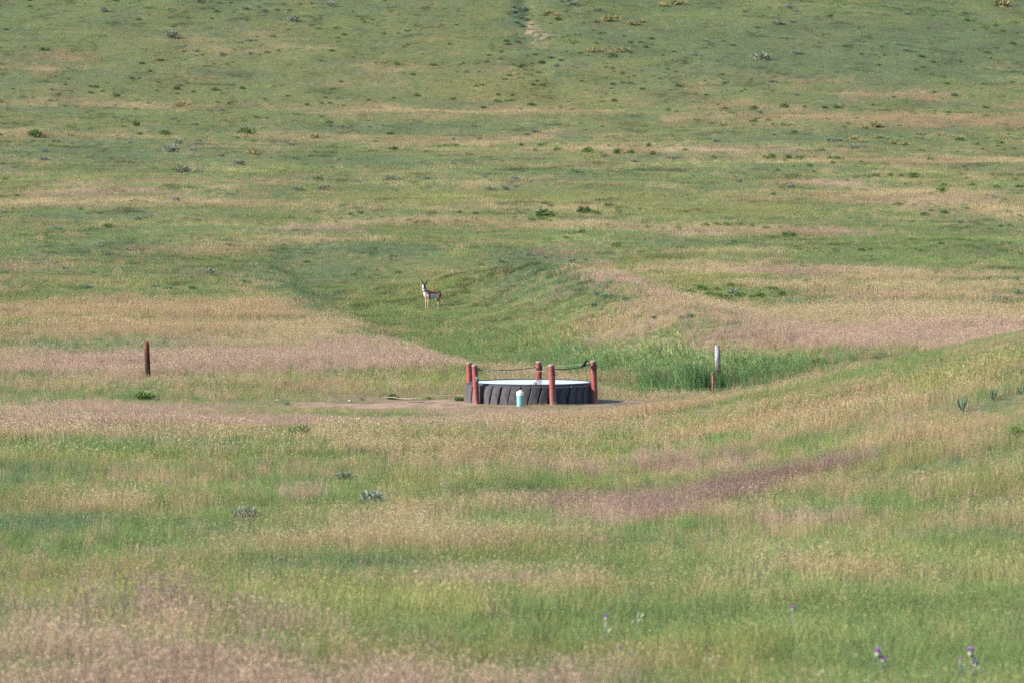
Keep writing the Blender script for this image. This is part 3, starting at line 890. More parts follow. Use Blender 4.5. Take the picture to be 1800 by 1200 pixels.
def block_mesh(seed):
    r = random.Random(seed)
    mb = MB()
    half = PI / NB - .017 / 1.8
    rows = [0, .04, .14, .24, .34, .44, HT - .035, HT - .01]
    V, Fc = [], []
    for i, z in enumerate(rows):
        t = (z / HT) * 2 - 1
        off = .030 * math.tanh(t * 2.6) + .006 * t - .010 * math.sin(t * 3.1)
        ro = 1.815 - (.03 if i in (0, len(rows) - 1) else 0) + r.uniform(-.004, .004)
        zz = z - .03
        ws = [-1, -.86, -.3, .3, .86, 1]
        for w in ws:
            rr = ro - (.012 if abs(w) == 1 else 0)
            a = off + half * w
            V.append((rr * math.cos(a), rr * math.sin(a), zz))
        for w in (1, -1):
            a = off + half * w
            V.append((1.738 * math.cos(a), 1.738 * math.sin(a), zz))
    for i in range(len(rows) - 1):
        for k in range(8):
            k2 = (k + 1) % 8
            Fc.append((i * 8 + k, i * 8 + k2, (i + 1) * 8 + k2, (i + 1) * 8 + k))
    Fc.append(tuple(reversed(range(8))))
    Fc.append(tuple((len(rows) - 1) * 8 + k for k in range(8)))
    mb.add(V, Fc)
    return mb.mesh('tread_block', [M_RUBBER])
srnd = random.Random(4)
bmeshes = [block_mesh(i) for i in range(4)]
for k in range(NB):
    o = bpy.data.objects.new('tread_block', bmeshes[(k * 7 + k // 3) % 4])
    COL.objects.link(o)
    o.parent = trough
    o.rotation_euler = (0, 0, 2 * PI * (k + .3) / NB + srnd.uniform(-.010, .010))
    o.scale = (1, 1, srnd.uniform(.975, 1.01))
mb = MB()
seg = 96
mb.add([(1.63 * math.cos(2 * PI * k / seg), 1.63 * math.sin(2 * PI * k / seg), 0) for k in range(seg)], [tuple(range(seg))])
wat = mb.build('water', M_WATER, loc=(TX, TY, TZ + HT - .006))
tag(wat, 'bright still water filling the tyre trough', kind='structure')

def lump(mb, c, rad, seg=10, rings=7, jit=.08, seed=0, mat=0):
    r = random.Random(seed)
    V, Fc = [], []
    for i in range(rings + 1):
        ph = PI * i / rings
        for k in range(seg):
            t = 2 * PI * k / seg
            j = 1 + r.uniform(-jit, jit)
            V.append((c[0] + rad[0] * math.sin(ph) * math.cos(t) * j, c[1] + rad[1] * math.sin(ph) * math.sin(t) * j, c[2] + rad[2] * math.cos(ph) * j))
    for i in range(rings):
        for k in range(seg):
            k2 = (k + 1) % seg
            Fc.append((i * seg + k, (i + 1) * seg + k, (i + 1) * seg + k2, i * seg + k2))
    mb.add(V, Fc, mat)

fl = empty('float_ball', (TX + .07, TY - 1.34, TZ + HT - .03))
tag(fl, 'pale grey rounded float half sunk in the trough water', 'float')
mb = MB(); lump(mb, (0, 0, .035), (.085, .085, .075), 14, 8, .02, 3); mb.build('ball', M_STONE, fl, smooth=True)
mb = MB(); mb.tube([(-.07, 0, .02), (-.16, -.05, .015), (-.30, -.12, .015)], .018, 6); mb.build('float_arm', mat_noise('brass_arm', (.28, .22, .10), (.42, .36, .2), 12), fl, smooth=True)

# ------------------------------------------------------------------ red pipe posts round the trough
def pipe_post(x, y, h, r, lean, label, extras=(), z=None):
    z = gz(x, y) if z is None else z
    p = empty('pipe_post', (x, y, z))
    tag(p, label, 'post', 'red pipe posts round the trough')
    top = Vector((lean[0], lean[1], h))
    dr = top.normalized()
    base = -dr * .25
    mb = MB()
    n = 7
    mb.tube([base + (top - base) * (i / n) for i in range(n + 1)], r, 18, cap=False)
    mb.build('pipe', M_PIPE, p, smooth=True)
    mb = MB()
    mb.tube([top - dr * .03, top + dr * .004, top + dr * .012], [r * 1.03, r * 1.03, r * .86], 18)
    mb.build('pipe_cap', M_PIPECAP, p)
    for nm, ht, ang, mat in extras:
        c = dr * ht
        dv = Vector((math.cos(ang), math.sin(ang), 0))
        mb = MB()
        if nm == 'bracket':
            sd = dv.cross(Vector((0, 0, 1)))
            for sgn in (-.02, .02):
                mb.tube([c + dv * (r * .8) + sd * sgn + Vector((0, 0, -.055)), c + dv * (r + .025) + sd * sgn + Vector((0, 0, -.05)), c + dv * (r + .025) + sd * sgn + Vector((0, 0, .05)), c + dv * (r * .8) + sd * sgn + Vector((0, 0, .055))], .024, 6)
        elif nm == 'ring':
            q = c + dv * (r + .03)
            mb.tube([q + dv * (.034 * math.cos(a)) + Vector((0, 0, .038 * math.sin(a))) for a in [2 * PI * i / 12 for i in range(13)]], .010, 6)
        elif nm == 'wrap':
            mb.tube([c + Vector((math.cos(a) * (r + .008), math.sin(a) * (r + .008), .05 * math.sin(a * 1.5) - .004 * a)) for a in [ang + i * .35 for i in range(36)]], .010, 5)
        mb.build(nm, mat, p, smooth=True)
    return p, p.location + top

PR = .082
def at_trough(dx, dy): return TX + dx, TY + dy
x, y = at_trough(-1.70, .93);  P_BL, T_BL = pipe_post(x, y, 1.05, PR, (-.02, 0), 'red pipe post half hidden behind the left edge of the tyre trough', [('ring', .48, -.4, M_STEEL)])
x, y = at_trough(-1.50, -1.25); P_FL, T_FL = pipe_post(x, y, 1.06, PR, (-.05, 0), 'red pipe post with a grey bracket in front of the left end of the trough', [('bracket', .68, -PI / 2 + .5, M_STEEL), ('ring', .95, .4, M_CABLE)])
x, y = at_trough(.22, 1.96);   P_BM, T_BM = pipe_post(x, y, 1.03, PR, (0, 0), 'red pipe post standing behind the trough with cable wrapped round it', [('wrap', .86, 0, M_CABLE)])
x, y = at_trough(.58, -1.93);  P_FM, T_FM = pipe_post(x, y, 1.085, PR + .004, (-.035, 0), 'red pipe post in front of the trough middle with pale worn foot', [('ring', .84, .1, M_STEEL)])
x, y = at_trough(1.745, -.86);  P_R, T_R = pipe_post(x, y, 1.16, PR + .003, (-.05, 0), 'red pipe post leaning at the right edge of the trough beside the bird', [('wrap', 1.03, PI, M_CABLE)])

def cable(name, spans, r, mat, label, knobs=()):
    root = empty(name, spans[0][0])
    tag(root, label, 'cable')
    o = Vector(spans[0][0])
    for a, b, sag, rr, mm in spans:
        a, b = Vector(a), Vector(b)
        pts = []
        for i in range(17):
            t = i / 16
            p = a.lerp(b, t)
            p.z -= sag * 4 * t * (1 - t)
            pts.append(p - o)
        mb = MB(); mb.tube(pts, rr, 6); mb.build('strand', mm, root, smooth=True)
    for p in knobs:
        mb = MB(); lump(mb, Vector(p) - o, (.030, .030, .036), 8, 5, .05); mb.build('insulator', M_STEEL, root, smooth=True)
    return root
def side(T, ang, dz, rad=PR): return Vector((T.x + math.cos(ang) * rad, T.y + math.sin(ang) * rad, T.z + dz))
a0 = side(T_BL, .5, -.20); a1 = side(T_BM, PI, -.155); a2 = side(T_BM, 0, -.14); a3 = side(T_R, 2.2, -.05)
cable('cable', [(a0, a1, .05, .011, M_CABLE), (a2, a3, .03, .004, M_WIRE)], .011, M_CABLE, 'thin dark cable strung along the back posts of the trough')
b0 = side(T_FL, .6, -.115); b1 = side(T_FM, PI - .3, -.16); b2 = side(T_FM, .3, -.115); b3 = side(T_R, PI, -.09)
k1 = b0.lerp(b1, .16); k1.z -= .03; k2 = b0.lerp(b1, .40); k2.z -= .055
cable('cable', [(b0, b1, .05, .0065, M_WIRE), (b2, b3, .055, .0135, M_CABLE)], .012, M_CABLE, 'grey wire with two knobs and thick black cable strung along the front posts', (k1, k2))

# bird on the thick cable
bp_ = b2.lerp(b3, .82); bp_.z -= .055 * 4 * .82 * .18 - .013
M_BIRD = mat_noise('black_feathers', (.004, .004, .005), (.010, .010, .013), 14, .6, .15)
bird = empty('bird', bp_, math.radians(20))
bird.scale = (1.15, 1.15, 1.15)
tag(bird, 'small black bird perched upright on the cable beside the right post', 'bird')
mb = MB()
up = Vector((.46, 0, .89)); fw = Vector((.89, 0, -.46))
body = [(-.035, .012), (-.01, .030), (.03, .040), (.065, .036), (.088, .024), (.10, .023), (.118, .027), (.135, .020), (.145, .006)]
mb.tube([Vector((0, 0, .02)) + up * h + fw * (.014 if h > .09 else 0) for h, _ in body], [r_ for _, r_ in body], 12)
mb.build('body', M_BIRD, bird, smooth=True)
mb = MB()
mb.tube([Vector((0, 0, .02)) - up * .02 - fw * .012, Vector((0, 0, .02)) - up * .075 - fw * .02, Vector((0, 0, .02)) - up * .10 - fw * .02], [(.008, .016), (.006, .020), (.004, .014)], 8); mb.build('tail', M_BIRD, bird, smooth=True)
mb = MB(); mb.tube([Vector((0, 0, .02)) + up * .122 + fw * .032, Vector((0, 0, .02)) + up * .120 + fw * .062], [.007, .001], 6); mb.build('beak', M_CABLE, bird)
for s in (-1, 1):
    mb = MB(); mb.tube([Vector((0, s * .030, .02)) + up * .085, Vector((0, s * .037, .02)) + up * .03 - fw * .01, Vector((0, s * .012, .02)) - up * .055 - fw * .022], [(.008, .016), (.009, .024), (.003, .006)], 8); mb.build('wing', M_BIRD, bird, smooth=True)
    mb = MB(); mb.tube([(.0, s * .012, .012), (.004, s * .012, -.012)], .004, 5); mb.build('foot', M_CABLE, bird)

# ------------------------------------------------------------------ teal pipe with white cap
hx, hy, hz = TX + (914 - 934) / F * TY, TY - 2.35, 0
hz = gz(hx, hy)
hyd = empty('standpipe', (hx, hy, hz))
tag(hyd, 'short teal standpipe with a white cap in front of the tyre trough', 'standpipe')
mb = MB(); mb.tube([(0, 0, -.15), (0, 0, .29)], .092, 20); mb.build('pipe', M_TEAL, hyd, smooth=False)
mb = MB(); mb.tube([(0, 0, .285), (0, 0, .30), (0, 0, .385), (0, 0, .40)], [.094, .102, .102, .088], 20); mb.build('cap', M_WHITE, hyd)
mb = MB(); lump(mb, (.015, 0, .415), (.045, .04, .032), 10, 6, .06, 2); lump(mb, (-.045, 0, .405), (.025, .03, .02), 8, 5, .05, 4); mb.build('cap_knob', M_WHITE, hyd, smooth=True)

# ------------------------------------------------------------------ lone posts
def wood_post(px, py, wpx, hpx, mat, lean, label, seed, taper=.92, cat='post', name='wooden_post'):
    x, y, z = ground_at(px, py)
    h = hpx / F * y; r = wpx / F * y / 2
    rr = random.Random(seed)
    root = empty(name, (x, y, z))
    tag(root, label, cat)
    root.scale = (1, 1, 1)
    n, seg = 9, 12
    off = [1 + rr.uniform(-.09, .09) for _ in range(seg)]
    V, Fc = [], []
    for i in range(n + 1):
        t = i / n
        zz = -.2 + (h + .2) * t
        rad = r * (1.06 + (taper - 1.06) * t) * (1 + rr.uniform(-.03, .03))
        for k in range(seg):
            a = 2 * PI * k / seg
            V.append((rad * off[k] * math.cos(a) + lean[0] * t * h, rad * off[k] * math.sin(a), zz + (rr.uniform(-.015, .015) if i == n else 0)))
    for i in range(n):
        for k in range(seg):
            k2 = (k + 1) % seg
            Fc.append((i * seg + k, i * seg + k2, (i + 1) * seg + k2, (i + 1) * seg + k))
    mb = MB(); mb.add(V, Fc); mb.build('shaft', mat, root, smooth=True)
    mb = MB(); mb.add([V[n * seg + k] for k in range(seg)] + [(lean[0] * h, 0, h + .006)], [(k, (k + 1) % seg, seg) for k in range(seg)]); mb.build('top', mat, root)
    return root, h, r
wood_post(260.5, 664, 10, 63, M_WOOD_BROWN, (-.045, 0), 'lone dark brown wooden post standing in the pink grass on the left', 5)
wg, gh, gr = wood_post(1263, 675, 9.6, 68, M_WOOD_GREY, (-.025, 0), 'weathered grey and black wooden post rising out of the tall green grass', 8)
x, y, z = ground_at(1253, 693)
sp_ = empty('steel_stake', (x, y, z))
tag(sp_, 'thin short red steel stake in front of the grey wooden post', 'stake')
mb = MB(); mb.tube([(0, 0, -.2), (0, 0, .64)], .034, 12); mb.build('shaft', M_PIPE, sp_, smooth=True)
mb = MB(); mb.tube([(0, 0, .641), (-.004, 0, .70)], [.038, .034], 12); mb.build('stake_cap', mat_noise('dark_iron', (.03, .025, .025), (.09, .06, .055), 14), sp_)

# ------------------------------------------------------------------ pronghorn
def pronghorn():
    V, Fc = [], []
    bmx = MB()
    # torso along x (head towards +x)
    tor = [(-.56, .70, .02, .03), (-.545, .71, .09, .10), (-.47, .725, .135, .155), (-.36, .725, .155, .175), (-.2, .695, .165, .185), (-.02, .68, .17, .20), (.14, .675, .165, .225), (.28, .69, .145, .22), (.38, .72, .11, .18), (.45, .745, .07, .12), (.48, .75, .02, .03)]
    def loft(sta, seg=20):
        b = []
        for (x, zc, ry, rz) in sta:
            b.append([(x, ry * math.cos(2 * PI * k / seg), zc + rz * math.sin(2 * PI * k / seg)) for k in range(seg)])
        V_, F_ = [p for ring in b for p in ring], []
        for i in range(len(sta) - 1):
            for k in range(seg):
                k2 = (k + 1) % seg
                F_.append((i * seg + k, (i + 1) * seg + k, (i + 1) * seg + k2, i * seg + k2))
        F_.append(tuple(range(seg))); F_.append(tuple(reversed([(len(sta) - 1) * seg + k for k in range(seg)])))
        bmx.add(V_, F_)
    loft(tor)
    # neck
    bmx.tube([(.28, 0, .74), (.36, 0, .86), (.44, .01, .98), (.48, .02, 1.08), (.50, .03, 1.17)], [(.13, .16), (.12, .14), (.10, .115), (.088, .098), (.075, .08)], 16)
    # head, turned towards the viewer
    hf = Vector((math.cos(math.radians(62)), math.sin(math.radians(62)), 0))
    hd = (hf * math.cos(math.radians(50)) - Vector((0, 0, 1)) * math.sin(math.radians(50)))
    h0 = Vector((.50, .03, 1.20))
    st = [(-.09, .045), (-.055, .080), (0, .102), (.08, .100), (.16, .082), (.225, .064), (.285, .055), (.325, .049), (.345, .024)]
    bmx.tube([h0 + hd * d for d, _ in st], [(r, r * 1.12) for _, r in st], 16)
    for s in (-1, 1):
        bmx.tube([(.27, s * .085, .70), (.25, s * .10, .58), (.26, s * .10, .46), (.295, s * .09, .31), (.29, s * .09, .27), (.285, s * .09, .10), (.31, s * .09, .05), (.32, s * .09, .0)],
                 [.10, .075, .048, .031, .026, .020, .024, .028], 12)
        dx = .05 * s
        bmx.tube([(-.40, s * .085, .72), (-.34 + dx, s * .11, .56), (-.37 + dx, s * .105, .46), (-.475 + dx, s * .095, .345), (-.455 + dx, s * .095, .27), (-.425 + dx, s * .095, .10), (-.405 + dx, s * .095, .05), (-.39 + dx, s * .095, 0)],
                 [.15, .105, .062, .036, .028, .021, .025, .029], 12)
    bmx.tube([(-.53, 0, .80), (-.585, 0, .76), (-.60, 0, .70)], [.03, .035, .012], 8)
    me = bmx.mesh('pronghorn_body', [])
    o = bpy.data.objects.new('body_shape', me)
    COL.objects.link(o)
    rm = o.modifiers.new('remesh', 'REMESH'); rm.mode = 'VOXEL'; rm.voxel_size = .0085
    sm = o.modifiers.new('smooth', 'SMOOTH'); sm.factor = .5; sm.iterations = 7
    dg = bpy.context.evaluated_depsgraph_get()
    ev = bpy.data.meshes.new_from_object(o.evaluated_get(dg), depsgraph=dg)
    COL.objects.unlink(o); bpy.data.objects.remove(o)
    n = len(ev.vertices)
    co = np.empty(n * 3, np.float32); ev.vertices.foreach_get('co', co); co = co.reshape(-1, 3)
    x, y, z = co[:, 0], co[:, 1], co[:, 2]
    ay = np.abs(y)
    brown = np.array((.150, .064, .037)); white = np.array((.38, .345, .31)); tan = np.array((.225, .13, .08)); dark = np.array((.014, .009, .009))
    c = np.tile(brown, (n, 1))
    nz = fbm(x * 3 + y, z * 3, .25, 77, 2) * .025
    back = z > .80
    c[back & (x < .4)] = brown * .9
    def setm(m, col): c[m] = col
    flank = (x > -.27) & (x < .17) & (z + nz < .735) & (ay > .05)
    setm(flank, white)
    setm((z + nz < .56) & (x > -.38) & (x < .30) & (z > .44) & (ay < .14), white)
    setm((x > .17) & (x < .30) & (z < .75) & (z > .5) & (ay > .10), tan * .8)
    chest = (x > .325) & (z + nz < .83) & (z > .45)
    setm(chest, white)
    rump = (x < -.50) & (z > .62) & (z < .86)
    setm(rump, white)
    leg = (z < .46)
    setm(leg, tan)
    setm(leg & (ay < .09), tan * .6 + white * .4)
    setm(z < .035, dark)
    # neck bars: front side of neck
    s_ = (x - .36) - (z - .86) * .42
    nk = (z > .80) & (z < 1.12) & (x > .2)
    setm(nk & (s_ > -.02) & (z < .86), white)
    setm(nk & (s_ > -.03) & (z >= .86) & (z < .92), brown * .6)
    setm(nk & (s_ > -.03) & (z >= .92) & (z < .975), white)
    setm(nk & (s_ > -.03) & (z >= .975) & (z < 1.03), brown * .6)
    setm(nk & (s_ > -.03) & (z >= 1.03), white)
    setm(nk & (s_ <= -.03) & (z > .84), brown * .55)
    # head
    rel = co - np.array(h0)
    along = rel @ np.array(hd); 
    sidev = np.array((-hf.y, hf.x, 0)); upv = np.cross(sidev, np.array(hd)); upv *= np.sign(upv[2])
    sd = rel @ sidev; uu = rel @ upv
    hm = (z > 1.0) & (along > -.10)
    setm(hm, white)
    setm(hm & (uu > .038) & (along < .10), tan * .8)
    setm(hm & (uu > .012) & (np.abs(sd - .0) < .052) & (along > .02), dark)
    setm(hm & (along > .20) & (uu > -.015), dark)
    setm(hm & (along < -.015) & (uu < .01), brown * .7)
    setm(hm & (sd < -.066) & (along > -.02) & (along < .07) & (uu < -.01), dark)   # cheek patch
    setm(hm & (sd > .066) & (along > -.02) & (along < .07) & (uu < -.01), dark)
    c = np.clip(c * (1 + fbm(x * 10 + z * 3, y * 10, .6, 91, 2)[:, None] * .12), .005, .9)
    e = np.empty(len(ev.edges) * 2, np.int32); ev.edges.foreach_get('vertices', e); e = e.reshape(-1, 2)
    deg = np.zeros(n); np.add.at(deg, e[:, 0], 1); np.add.at(deg, e[:, 1], 1)
    for _ in range(4):      # fur patches fade into each other
        acc = np.zeros_like(c)
        np.add.at(acc, e[:, 0], c[e[:, 1]]); np.add.at(acc, e[:, 1], c[e[:, 0]])
        c = .5 * c + .5 * acc / np.maximum(deg, 1)[:, None]
    a = ev.attributes.new('fur', 'FLOAT_COLOR', 'POINT')
    a.data.foreach_set('color', np.concatenate([c, np.ones((n, 1))], 1).astype(np.float32).ravel())
    m, nt, out = new_mat('pronghorn_fur')
    b = principled(nt, out, None, .85, .15)
    nt.links.new(attr(nt, 'fur').outputs['Color'], b.inputs['Base Color'])
    ev.materials.clear(); ev.materials.append(m)
    ev.polygons.foreach_set('use_smooth', np.ones(len(ev.polygons), bool))
    root = empty('pronghorn', (PHX + .05, PHY, PHZ - .01))
    tag(root, 'pronghorn buck standing in the green hollow with its head turned to the viewer', 'pronghorn')
    ob = bpy.data.objects.new('body', ev); COL.objects.link(ob); ob.parent = root
    M_HORN = mat_noise('black_horn', (.012, .010, .010), (.04, .032, .03), 20, .5, .4)
    M_EAR = mat_noise('pale_ear_fur', (.16, .09, .055), (.27, .21, .17), 18, .9, .1)
    sv, uv = Vector(sidev), Vector(upv)
    U = (Vector((0, 0, 1)) * 1.05 - hf * .1)
    for s in (-1, 1):
        r0 = h0 + uv * .07 + sv * (s * .042) + Vector(hd) * .01
        mb = MB()
        mb.tube([r0 - U * .03, r0 + U * .07 + sv * (s * .030), r0 + U * .15 + sv * (s * .075), r0 + U * .225 + sv * (s * .12), r0 + U * .28 + sv * (s * .135) - hf * .03, r0 + U * .30 + sv * (s * .105) - hf * .06],
                [.034, .034, .030, .024, .017, .006], 10)
        mb.tube([r0 + U * .12 + sv * (s * .05), r0 + U * .155 + sv * (s * .06) + hf * .045, r0 + U * .175 + sv * (s * .06) + hf * .06], [.024, .018, .006], 8)
        mb.build('horn', M_HORN, root, smooth=True)
        e0 = h0 + uv * .045 + sv * (s * .075) - Vector(hd) * .035
        mb = MB()
        mb.tube([e0, e0 + sv * (s * .04) + U * .03, e0 + sv * (s * .065) + U * .06, e0 + sv * (s * .075) + U * .09], [(.014, .020), (.012, .030), (.010, .024), (.003, .004)], 8)
        mb.build('ear', M_EAR, root, smooth=True)
        mb = MB(); lump(mb, h0 + Vector(hd) * .055 + sv * (s * .082) + uv * .026, (.014, .014, .014), 8, 6, 0); mb.build('eye', M_HORN, root, smooth=True)
    root.rotation_euler = (0, 0, math.radians(-90 - 52))   # heading towards the viewer and to the left
    return root
pronghorn()

# ------------------------------------------------------------------ shrubs and forbs
M_SAGE = foliage_mat('sagebrush_leaves', (.160, .172, .128), (.130, .160, .105))
M_SILVER = foliage_mat('silver_sage_leaves', (.185, .215, .160), (.17, .20, .15))
M_BLUE = foliage_mat('blue_green_leaves', (.090, .145, .095), (.105, .155, .105))
M_RABBIT = foliage_mat('rabbitbrush_leaves', (.072, .130, .030), (.055, .105, .028))
M_DARKG = foliage_mat('dark_green_leaves', (.058, .10, .034), (.075, .12, .042))
M_YUCCA = foliage_mat('yucca_leaves', (.15, .17, .075), (.20, .19, .085))
M_DEAD = foliage_mat('dead_yellowed_leaves', (.34, .28, .13), (.28, .21, .12), .1)
M_GRASSY = foliage_mat('grassy_leaves', (.092, .150, .042), (.10, .155, .048), .3)
M_STEMW = foliage_mat('woody_stems', (.10, .070, .055), (.13, .095, .075), 0)

def bush_mesh(name, n, rx, h, leaf, mats, seed, spiky=.3, lobes=5, stems=14, part='all'):
    """a low shrub one metre across: leaf sprays in several lobes over woody stems"""
    r = random.Random(seed)
    mb = MB()
    cs = []
    for i in range(lobes):
        a = 2 * PI * i / lobes + r.uniform(-.5, .5)
        d = rx * .30 * r.uniform(.5, 1.1)
        cs.append((Vector((d * math.cos(a), d * math.sin(a), h * r.uniform(.30, .5))), rx * r.uniform(.36, .58), h * r.uniform(.42, .62)))
    cs.append((Vector((0, 0, h * .5)), rx * .55, h * .52))
    if part in ('all', 'foliage'):
        for i in range(n):
            c, lr, lh = cs[r.randrange(len(cs))]
            u = Vector((r.gauss(0, 1), r.gauss(0, 1), r.gauss(0, 1))).normalized()
            k = r.random() ** .35
            p = c + Vector((u.x * lr * k, u.y * lr * k, u.z * lh * k))
            if p.z < .01: p.z = .01 + r.random() * .05
            d = (u * (1 - spiky) + Vector((u.x * .3, u.y * .3, 1)) * spiky + Vector((r.gauss(0, .3), r.gauss(0, .3), r.gauss(0, .3)))).normalized()
            sd = d.cross(Vector((r.gauss(0, 1), r.gauss(0, 1), r.gauss(0, 1)))).normalized()
            l = leaf * r.uniform(.6, 1.4); w = l * .28
            mb.add([p - sd * w * .4, p + sd * w * .4, p + d * l * .6 + sd * w, p + d * l, p + d * l * .6 - sd * w], [(0, 1, 2, 3, 4)], 0, r.uniform(.7, 1.25))
    if part in ('all', 'stems'):
        for i in range(stems):
            c, lr, lh = cs[i % len(cs)]
            mb.tube([(r.uniform(-.05, .05), r.uniform(-.05, .05), -.05), tuple(c * .5 + Vector((0, 0, -.02))), tuple(c + Vector((c.x * .9 + r.uniform(-.12, .12), c.y * .9 + r.uniform(-.12, .12), lh * r.uniform(.1, .6))))], [.02 * rx * 2, .013 * rx * 2, .005], 5, len(mats) - 1, shade=1)
    return mb.mesh(name, mats)

def yucca_mesh(name, n, seed, dead=.35):
    r = random.Random(seed)
    mb = MB()
    for i in range(n):
        cx, cy = r.uniform(-.28, .28), r.uniform(-.15, .15)
        az = r.uniform(0, 2 * PI); isd = r.random() < dead
        el = r.uniform(.15, 1.4) if not isd else r.uniform(-.05, .9)
        d = Vector((math.cos(az) * math.cos(el), math.sin(az) * math.cos(el), math.sin(el)))
        l = r.uniform(.28, .5); w = .018
        sd = d.cross(Vector((0, 0, 1))).normalized()
        p = Vector((cx, cy, .03))
        mb.add([p - sd * w, p + sd * w, p + d * l * .6 + sd * w * .8, p + d * l - Vector((0, 0, .04 if isd else 0)), p + d * l * .6 - sd * w * .8], [(0, 1, 2, 3, 4)], 1 if isd else 0, r.uniform(.75, 1.2))
    return mb.mesh(name, [M_YUCCA, M_DEAD])

KIT = {
    'rabbit': [bush_mesh('rabbitbrush', 340, .5, .34, .075, [M_RABBIT, M_STEMW], 20 + i, stems=22) for i in range(4)],
    'dark':   [bush_mesh('green_shrub', 320, .5, .30, .085, [M_DARKG, M_STEMW], 30 + i) for i in range(3)],
    'sage':   [bush_mesh('sagebrush', 380, .5, .40, .075, [M_SAGE, M_STEMW], 40 + i, spiky=.5, stems=15) for i in range(4)],
    'blue':   [bush_mesh('blue_shrub', 360, .5, .36, .085, [M_BLUE, M_STEMW], 50 + i, spiky=.55) for i in range(3)],
    'yucca':  [yucca_mesh('yucca', 170, 60 + i, .3 + .12 * i) for i in range(4)],
}
NAMES = {'rabbit': ('rabbitbrush', 'shrub'), 'dark': ('green_shrub', 'shrub'), 'sage': ('sagebrush', 'sagebrush'), 'blue': ('blue_shrub', 'shrub'), 'yucca': ('yucca', 'yucca')}
srng = random.Random(99)
def put(kind_, px, py, w, label, group=None, hs=1.0):
    x, y, z = ground_at(px, py)
    nm, cat = NAMES[kind_]
    o = bpy.data.objects.new(nm, srng.choice(KIT[kind_]))
    COL.objects.link(o)
    s = {'dark': 1.15, 'yucca': 1.15}.get(kind_, 1.3) * w / F * y
    o.location = (x, y, z - .02)
    o.rotation_euler = (0, 0, srng.uniform(0, 2 * PI))
    o.scale = (s, s * srng.uniform(.8, 1.1), s * hs * srng.uniform(.85, 1.15))
    tag(o, label, cat, group)
    return o
_ones = ['', 'first', 'second', 'third', 'fourth', 'fifth', 'sixth', 'seventh', 'eighth', 'ninth', 'tenth', 'eleventh', 'twelfth', 'thirteenth', 'fourteenth', 'fifteenth', 'sixteenth', 'seventeenth', 'eighteenth', 'nineteenth']
def ordinal(n):
    if n < 20: return _ones[n]
    return {20: 'twentieth', 30: 'thirtieth'}.get(n) or ({2: 'twenty', 3: 'thirty'}[n // 10] + '-' + _ones[n % 10])
def put_all(kind_, items, label, group, hs=1.0):
    """every plant of a cluster; they are told apart by their order from left to right"""
    its = sorted(items)
    n = len(its)
    for i, (px, py, w) in enumerate(its):
        if i == 0: o_ = 'leftmost'
        elif i == n - 1: o_ = 'rightmost'
        elif i < n / 2: o_ = ordinal(i + 1) + ' from the left'
        else: o_ = ordinal(n - i) + ' from the right'
        put(kind_, px, py, w, o_ + ' ' + label if i in (0, n - 1) else o_ + ', ' + label, group, hs)

put_all('rabbit', [(1241, 400, 17), (1260, 397, 14), (1277, 400, 19), (1301, 399, 15), (1322, 401, 18), (1347, 403, 14), (1192, 406, 17), (1137, 402, 12), (1167, 406, 12), (1198, 413, 10), (1024, 410, 16), (1089, 404, 10), (1373, 402, 9), (1068, 399, 12)],
        'small round green rabbitbrush in the tan strip row beyond the dam', 'rabbitbrush along the tan strip', 1.05)
put_all('dark', [(934, 186, 18), (968, 193, 12), (850, 191, 14), (797, 176, 13), (748, 196, 9), (692, 174, 9), (668, 192, 9), (627, 193, 9), (603, 187, 9), (733, 170, 18), (1130, 159, 14), (1079, 179, 16), (1060, 181, 12), (1090, 190, 9), (1174, 195, 12), (1190, 197, 10), (1025, 204, 9), (1005, 195, 9), (1241, 169, 12), (1276, 192, 12), (1322, 195, 13), (1327, 190, 12), (1379, 190, 22), (1414, 189, 10), (1450, 191, 16), (1470, 191, 18), (1513, 194, 9), (1535, 186, 11), (1733, 191, 14), (1228, 192, 9), (1685, 192, 9), (1642, 164, 11), (985, 190, 9)],
        'dark green low shrub scattered along the foot of the hill', 'dark shrubs along the foot of the hill', .9)
put_all('dark', [(115, 150, 10), (160, 154, 12), (310, 158, 22), (312, 166, 12), (340, 163, 12), (378, 160, 16), (425, 157, 16), (402, 184, 12), (540, 186, 14), (565, 184, 15), (580, 183, 12), (205, 172, 20), (260, 183, 10), (275, 160, 8), (240, 178, 8), (90, 159, 10), (160, 165, 14), (120, 122, 9), (465, 176, 12), (505, 170, 9), (120, 140, 8), (245, 139, 9)],
        'dark green low shrub scattered on the left foot of the hill', 'dark shrubs on the left foot of the hill', .9)
put_all('dark', [(1700, 38, 16), (1750, 47, 14), (1640, 30, 12), (1780, 78, 16), (1735, 94, 16), (1600, 92, 12), (1515, 97, 12), (1460, 30, 16), (1510, 52, 10), (1270, 132, 10), (1395, 86, 9), (1780, 146, 12), (1640, 134, 10), (1470, 128, 10)],
        'dark green shrub high on the right of the hill', 'dark shrubs high on the right of the hill', .8)
put_all('dark', [(640, 40, 11), (655, 36, 10), (716, 56, 15), (802, 45, 11), (820, 128, 12), (725, 132, 14), (698, 114, 18), (760, 116, 16), (790, 78, 12), (730, 46, 11), (890, 74, 16), (910, 76, 18), (1000, 66, 14), (1078, 96, 10), (996, 92, 10), (1185, 92, 14), (620, 22, 10), (700, 60, 10), (560, 52, 14), (480, 66, 16)],
        'dark green tussock scattered over the middle of the hill', 'dark tussocks over the middle of the hill', .7)
put_all('blue', [(904, 24, 14), (914, 34, 18), (922, 20, 16), (908, 42, 16), (918, 48, 14), (926, 38, 12), (903, 14, 10), (968, 104, 12), (978, 118, 12), (985, 108, 10)],
        'dark blue green shrub crowded in the wash above the bare earth', 'shrubs in the wash on the hill', 1.0)
